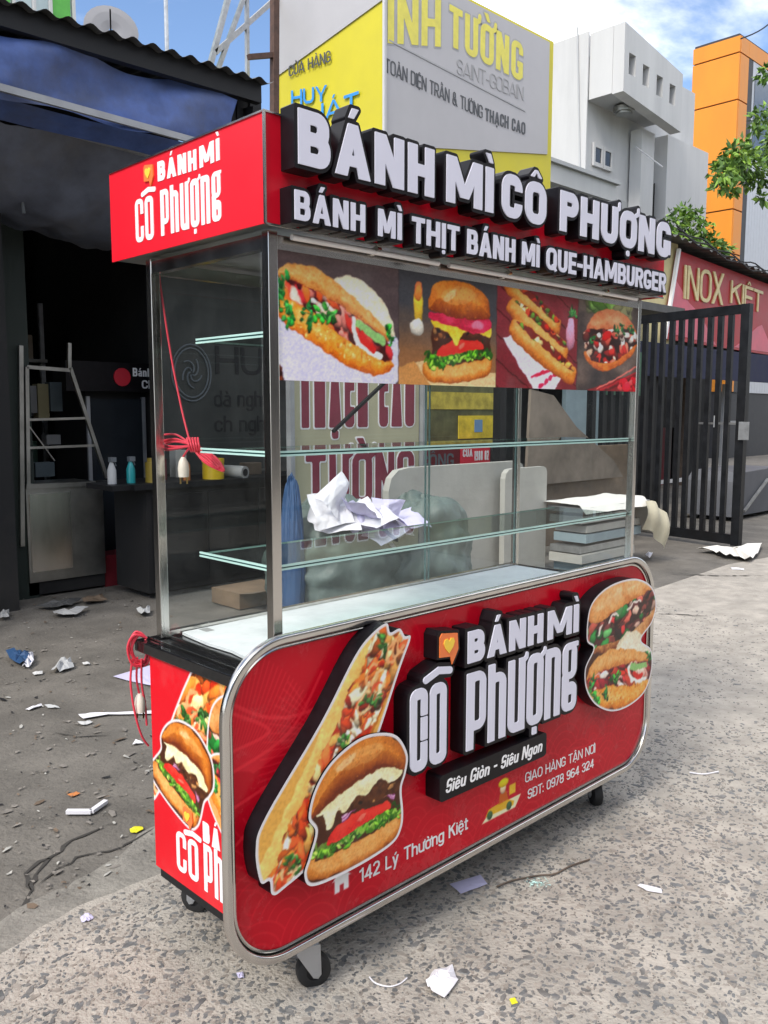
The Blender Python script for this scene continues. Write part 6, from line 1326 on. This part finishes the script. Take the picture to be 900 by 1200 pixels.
# castors
def castor(x, y, rot):
    R = .043; c, n = math.cos(rot), math.sin(rot); T = lambda a, b, z: Vector((x + a * c - b * n, y + a * n + b * c, z))
    f = MB().bar(T(-.035, 0, .141), T(.035, 0, .141), .06, .006).cyl(T(0, 0, .120), T(0, 0, .139), .022, 16)
    for s in (-1, 1):
        pts = [(-.03, .118), (.03, .118), (.028, .1), (-.012, .034), (-.024, .03), (-.032, .04)]
        f.prism([pts], lambda u, v, d: T(u - .008, d, v), s * .0235, s * .0195)
    f.cyl(T(-.025, -.024, .042), T(-.025, .024, .042), .007, 10).bar(T(-.034, 0, .1195), T(.030, 0, .1195), .04, .005)
    fk_ = f.build('castor', M['zinc'], cart, 30); pr = [(-.017, .02), (-.017, .034), (-.014, .041), (-.006, .043), (.006, .043), (.014, .041), (.017, .034), (.017, .02)]
    N = 32; vs = [T(-.025 + r * math.cos(t), b, .0435 + r * math.sin(t)) for b, r in pr for t in [2 * math.pi * k / N for k in range(N)]]; K = len(pr)
    MB().add(vs, [(i * N + k, i * N + (k + 1) % N, ((i + 1) % K) * N + (k + 1) % N, ((i + 1) % K) * N + k) for i in range(K) for k in range(N)]).build('tyre', M['rubber'], fk_, 50)
    MB().cyl(T(-.025, -.0155, .0435), T(-.025, .0155, .0435), .0205, 24).build('hub', M['darkmetal'], fk_, 40)
castor(.085, .015, 2.70); castor(.085, .455, -1.2); castor(1.47, .075, .9); castor(1.47, .44, .5)

# ---------------------------------------------------------------- things on the cart
lin_ = MB(); o = [(.06, .03), (1.54, .03), (1.54, .49), (.30, .495), (.062, .49), (.05, .35), (.055, .25), (.045, .18), (.05, .1)]
tag(lin_.prism([o], lambda u, v, d: Vector((u, v, .794 + d)), .008, 0).build('foam_board', M['foam'], None), 'white foam sheet laid on the counter inside the glass case', 'sheet')
q = spot(242, 738, 'z', .8025); tag(MB().box((q.x - .012, q.y - .018, .8022), (q.x + .014, q.y + .02, .8028)).build('grey_sticker', M['tubegrey']), 'small grey label stuck on the white foam sheet', 'label')
def cord(name, label, paths, plug, r=.0028, tail=None):
    t = thing(name, label, 'cord', paths[0][0])
    m = MB()
    for p in paths: m.tube(spline([tuple(a) for a in p], 7, False), r, 7)
    m.build('cable', M['cord'], t, 60)
    b = Vector(plug); p = MB().tube([b + Vector((0, 0, .03)), b + Vector((0, 0, .018)), b, b - Vector((0, 0, .022))], [.005, .012, .015, .0135], 12); pl_ = p.build('plug', M['plug'], t, 40)
    for s in (-1, 1): MB().bar(b + Vector((s * .006, -s * .006, -.022)), b + Vector((s * .006, -s * .006, -.04)), .004, .002).build('pin', M['brass'], pl_)
    return t
iz = lambda px, py, x=.05: spot(px, py, 'x', x)
rs = np.random.RandomState(4); loops = []
for k in range(6):
    a, b = rs.uniform(-6, 6), rs.uniform(-5, 5)
    loops.append([iz(224, 521, .05 + k * .002), iz(205, 512 + a, .05 + k * .003), iz(184 + abs(b), 516 + a * 1.2, .05), iz(196, 524 + a * .6, .048 - k * .002), iz(222, 523, .05)])
for k in range(5):
    a = rs.uniform(-4, 4)
    loops.append([iz(226, 525, .05 + k * .003), iz(240, 538 + a, .052), iz(258 + a, 550 + a * .5, .05), iz(254, 541 - a, .047), iz(232, 523, .05)])
for k in range(5):
    loops.append([iz(219 + k * 3.2, 514, .05), iz(221 + k * 3, 521, .042), iz(224 + k * 2.6, 529, .05), iz(222 + k * 2.6, 522, .058), iz(219 + k * 3.2, 513, .05)])
main = [iz(186, 320, .03), iz(190, 350, .035), iz(201, 420, .045), iz(213, 480, .05), iz(222, 516, .05)]
tailp = [iz(221, 526, .05), iz(215, 535, .05), iz(215, 541, .05)]
cord('cable_coil', 'bundled pink red power cord hanging inside the glass case with ivory plug', [main, tailp] + loops, iz(215, 549, .05))
tag(MB().tube(spline([tuple(iz(186, 318, .03)), tuple(iz(184, 345, .03)), tuple(iz(181, 382, .03))], 5, False), .0022, 6).build('white_wire', M['whiteprint']), 'short white wire dangling at the top corner of the glass case', 'wire')
oz = lambda px, py, y=.53: spot(px, py, 'y', y)
loops = []
for k in range(6):
    a, b = rs.uniform(-3, 3), rs.uniform(-3, 3)
    loops.append([oz(172, 748, .52), oz(160 + a, 743 + b, .53), oz(152 + a, 758 + b, .54), oz(157 + a, 776 + b * 2, .54), oz(170 + a, 776 + b, .535), oz(174, 757 + a, .528), oz(170, 750, .52)])
m1 = [oz(166, 772, .53), oz(166, 800, .545), oz(170, 825, .55), oz(172, 850, .55)]; m2 = [oz(155, 772, .54), oz(153, 800, .55), oz(158, 835, .55), oz(166, 862, .55), oz(174, 874, .55)]
m3 = [oz(161, 770, .54), oz(160, 795, .55), oz(163, 812, .555)]
cord('cable_coil', 'coiled red power cord hung on the counter corner outside', [m1, m2, m3] + loops, oz(164, 825, .555), .003)
# ---------------------------------------------------------------- litter
def scrap(name, label, px, mat, h=.004, z=.003, crinkle=.0, cat='paper', group=None, axis=None):
    P = [spot(x, y, 'z', z) for x, y in px]; c = sum(P, Vector()) / len(P); m = MB(); n = len(P); Q = []
    for i, p in enumerate(P):
        q = P[(i + 1) % n]
        for k in range(3): w = p.lerp(q, k / 3); w.z = z + h + abs(R_.normal(0, crinkle)); Q.append(w)
    c.z = z + h + crinkle * 1.4; inner = [c.lerp(q, .5) + Vector((0, 0, R_.uniform(0, crinkle * 2))) for q in Q]; N = len(Q)
    low = [Vector((q.x, q.y, q.z - .0015)) for q in Q]
    m.add(Q + inner + [c] + low, [(i, (i + 1) % N, N + (i + 1) % N, N + i) for i in range(N)] + [(N + i, N + (i + 1) % N, 2 * N) for i in range(N)] + [(i, 2 * N + 1 + i, 2 * N + 1 + (i + 1) % N, (i + 1) % N) for i in range(N)])
    return tag(m.build(name, mat), label, cat, group)
PZ = .0075
scrap('crumpled_napkin', 'torn white napkin lying in the foreground on the pavement', [(499, 1156), (509, 1141), (530, 1137), (537, 1152), (521, 1174), (506, 1166)], M['paper'], .004, PZ, .007)
scrap('card', 'pale grey card lying under the cart front edge', [(527, 1037), (563, 1026), (571, 1037), (540, 1048)], M['lilac'], .003, PZ, .001)
scrap('paper_strip', 'short white paper strip on the pavement right of the cart', [(747, 1039), (750, 1037), (775, 1043), (776, 1048), (758, 1045)], M['paper'], .004, PZ, .001)
scrap('paper_scrap', 'tiny white scrap on the pavement left of the front castor', [(277, 1142), (285, 1140), (286, 1147), (279, 1148)], M['lilac'], .003, PZ, .002)
scrap('yellow_scrap', 'tiny yellow scrap right of the napkin on the pavement', [(597, 1172), (603, 1170), (607, 1176), (600, 1178)], M['scooter'], .002, PZ, .001, 'scrap')
scrap('yellow_leaf', 'yellow leaf shaped scrap on the dark ground left of the cart', [(152, 973), (158, 970), (167, 970), (168, 973), (160, 977), (153, 977)], M['scooter'], .004, .003, .002, 'scrap')
scrap('lilac_scrap', 'pale lilac scrap near the pavement edge', [(94, 1078), (100, 1073), (110, 1078), (104, 1083), (96, 1083)], M['lilac'], .006, .003, .004)
scrap('orange_scrap', 'flat orange scrap on the dark ground at left', [(79, 932), (90, 929), (94, 931), (84, 935)], M['orangebit'], .004, .003, .001, 'scrap')
vs_ = [spot(x, y, 'z', .015) for x, y in ((78, 951), (107, 951), (124, 939))]
tag(MB().bar(vs_[0], vs_[1], .018, .012).bar(vs_[1], vs_[2], .018, .012).build('bent_strip', M['paper']), 'bent white plastic strip shaped like a tick', 'strip')
scrap('lilac_sheet', 'large lilac sheet on the ground behind the cart corner', [(133, 794), (182, 779), (182, 806)], M['lilac'], .004, .003, .003)
scrap('long_white_strip', 'long thin white strip lying behind the cart side panel', [(92, 839), (112, 837), (180, 834), (180, 838), (120, 839), (98, 844)], M['paper'], .006, .003, .002)
scrap('white_scrap', 'white scrap under the long strip at left', [(91, 849), (105, 845), (109, 848), (98, 851)], M['plaster'], .004, .003, .003)
scrap('paper_scrap', 'white triangle of paper beside the hanging plug', [(155, 874), (159, 868), (168, 872)], M['paper'], .006, .003, .002)
scrap('paper_strip', 'white curled strip on the dark ground, left of the long strip', [(30, 832), (48, 826), (50, 828), (36, 833)], M['paper'], .004, .003, .003)
scrap('paper_strip', 'faint white strip right of the curled strip', [(52, 827), (68, 829), (70, 831), (56, 830)], M['plaster2'], .004, .003, .003)
scrap('blue_wrapper', 'crumpled blue and white plastic wrapper on the dark ground', [(7, 770), (20, 769), (34, 771), (38, 781), (28, 785), (14, 778)], M['bluebin'], .015, .003, .016, 'wrapper')
scrap('white_wrapper', 'white scrap of wrapper touching the blue wrapper', [(26, 784), (32, 770), (39, 768), (40, 779), (34, 785)], M['paper'], .015, .003, .012, 'wrapper')
scrap('grey_wrapper', 'grey crumpled wrapper right of the blue one', [(60, 789), (72, 775), (83, 778), (87, 784), (70, 790)], M['plaster2'], .012, .003, .014, 'wrapper')
scrap('paper_scrap', 'small pale scrap in front of the blue wrapper', [(38, 790), (50, 788), (50, 791), (40, 792)], M['plaster'], .006, .003, .003)
scrap('paper_scrap', 'small pale scrap right of the grey wrapper', [(96, 778), (104, 777), (106, 780), (98, 780)], M['plaster'], .006, .003, .003)
for k, (px, lb, mt) in enumerate((([(40, 714), (80, 708), (96, 705), (84, 712), (60, 716)], 'flat grey board scrap furthest in the shop', 'tin'), ([(62, 721), (85, 718), (104, 715), (90, 724), (66, 725)], 'flat grey board scrap nearer the street', 'tubegrey'), ([(95, 705), (120, 701), (126, 706), (100, 710)], 'brown flat scrap beside the grey boards', 'wood'), ([(0, 722), (11, 719), (11, 727), (0, 728)], 'pale carton scrap at the left picture edge', 'tubegrey'), ([(160, 719), (176, 716), (176, 722), (166, 724)], 'pale scrap behind the left post foot', 'plaster2'))):
    scrap('board_scrap', lb, px, M[mt], .02, .003, .01, 'scrap')
scrap('plastic_sheet', 'white plastic sheet lying under the gate foot', [(816, 648), (838, 645), (868, 650), (893, 641), (888, 652), (879, 661), (860, 656), (846, 655), (836, 650)], M['sheet'], .03, .003, .02, 'sheet')
scrap('paper_scrap', 'thin white scrap in front of the gate sheet', [(856, 666), (872, 667), (872, 669), (858, 668)], M['paper'], .006, .003, .003)
scrap('paper_scrap', 'white triangle of paper beyond the right cart corner', [(756, 654), (765, 652), (761, 658)], M['paper'], .03, .003, .01)
a = [spot(x, y, 'z', .012) for x, y in ((582, 1039), (600, 1032), (630, 1026), (650, 1024), (668, 1015), (691, 1007))]
tag(MB().tube(spline([tuple(p) for p in a], 5, False), [.0025] * 26, 6).build('wire_twig', M['bark']), 'thin brown twig lying across the pavement before the cart', 'twig')
tag(MB().tube(spline([tuple(spot(x, y, 'z', .010)) for x, y in ((433, 1145), (440, 1152), (455, 1156), (468, 1153), (477, 1146))], 6, False), .0018, 6).build('pale_string', M['paper']), 'short pale curl of string by the front castor', 'string')
tag(MB().tube(spline([tuple(spot(x, y, 'z', .010)) for x, y in ((808, 905), (825, 907), (842, 904))], 6, False), .003, 6).build('pale_string', M['paper']), 'pale string on the pavement far right of the cart', 'string')
gs = MB()
for k in range(60):
    x, y = 628 + R_.normal(0, 9), 1034 + R_.normal(0, 3.5); p = spot(x, y, 'z', .009); r = R_.uniform(.003, .008)
    t = R_.uniform(0, 6.28, 3); gs.add([p + Vector((math.cos(q) * r, math.sin(q) * r, R_.uniform(0, .004))) for q in np.sort(t)], [(0, 1, 2)])
tag(gs.build('glass_shards', M['edge']), 'patch of pale green broken glass on the pavement', 'broken glass', kind='stuff')
# dust of crumbs and chips too many to count on the dark ground
dm_ = MB()
for k in range(520):
    px, py = R_.uniform(0, 215), 700 + 400 * R_.uniform() ** 1.3; p = spot(px, py, 'z', .002)
    if p.y < .8: continue
    r = R_.gamma(2, .0018) + .0015; n = 5; an = R_.uniform(0, 6); asp = R_.uniform(1, 3)
    pts = [(math.cos(t) * r * asp, math.sin(t) * r) for t in np.linspace(0, 6.28, n, endpoint=False)]
    dm_.add([p + Vector((u * math.cos(an) - v * math.sin(an), u * math.sin(an) + v * math.cos(an), R_.uniform(.002, .008))) for u, v in pts], [tuple(range(n))], int(R_.choice([0, 0, 0, 0, 1, 1, 2, 3])))
tag(dm_.build('litter_crumbs', [M['grit'], M['wood'], M['gypsum'], M['ink']]), 'scattered crumbs and chips over the dark ground', 'crumbs', kind='stuff')

GROUPS = {'unseen_shop_house': 'unseen shop houses added across the street', 'spray_bottle': 'spray bottles on the dark counter', 'plastic_sack': 'green grey sacks behind the cart', 'gypsum_board': 'pale boards behind the cart', 'paper_scrap': 'paper scraps on the ground', 'paper_strip': 'paper strips on the ground', 'board_scrap': 'flat scraps on the shop floor', 'hung_coil': 'coils hung in the dark shop', 'pale_string': 'pale strings on the pavement', 'cable_coil': 'red cords on the cart', 'can': 'cans on the dark counter', 'small_box': 'boxes on the dark counter'}
for o in bpy.data.objects:
    k = o.name.split('.')[0]
    if o.parent is None and k in GROUPS and 'label' in o: o['group'] = GROUPS[k]
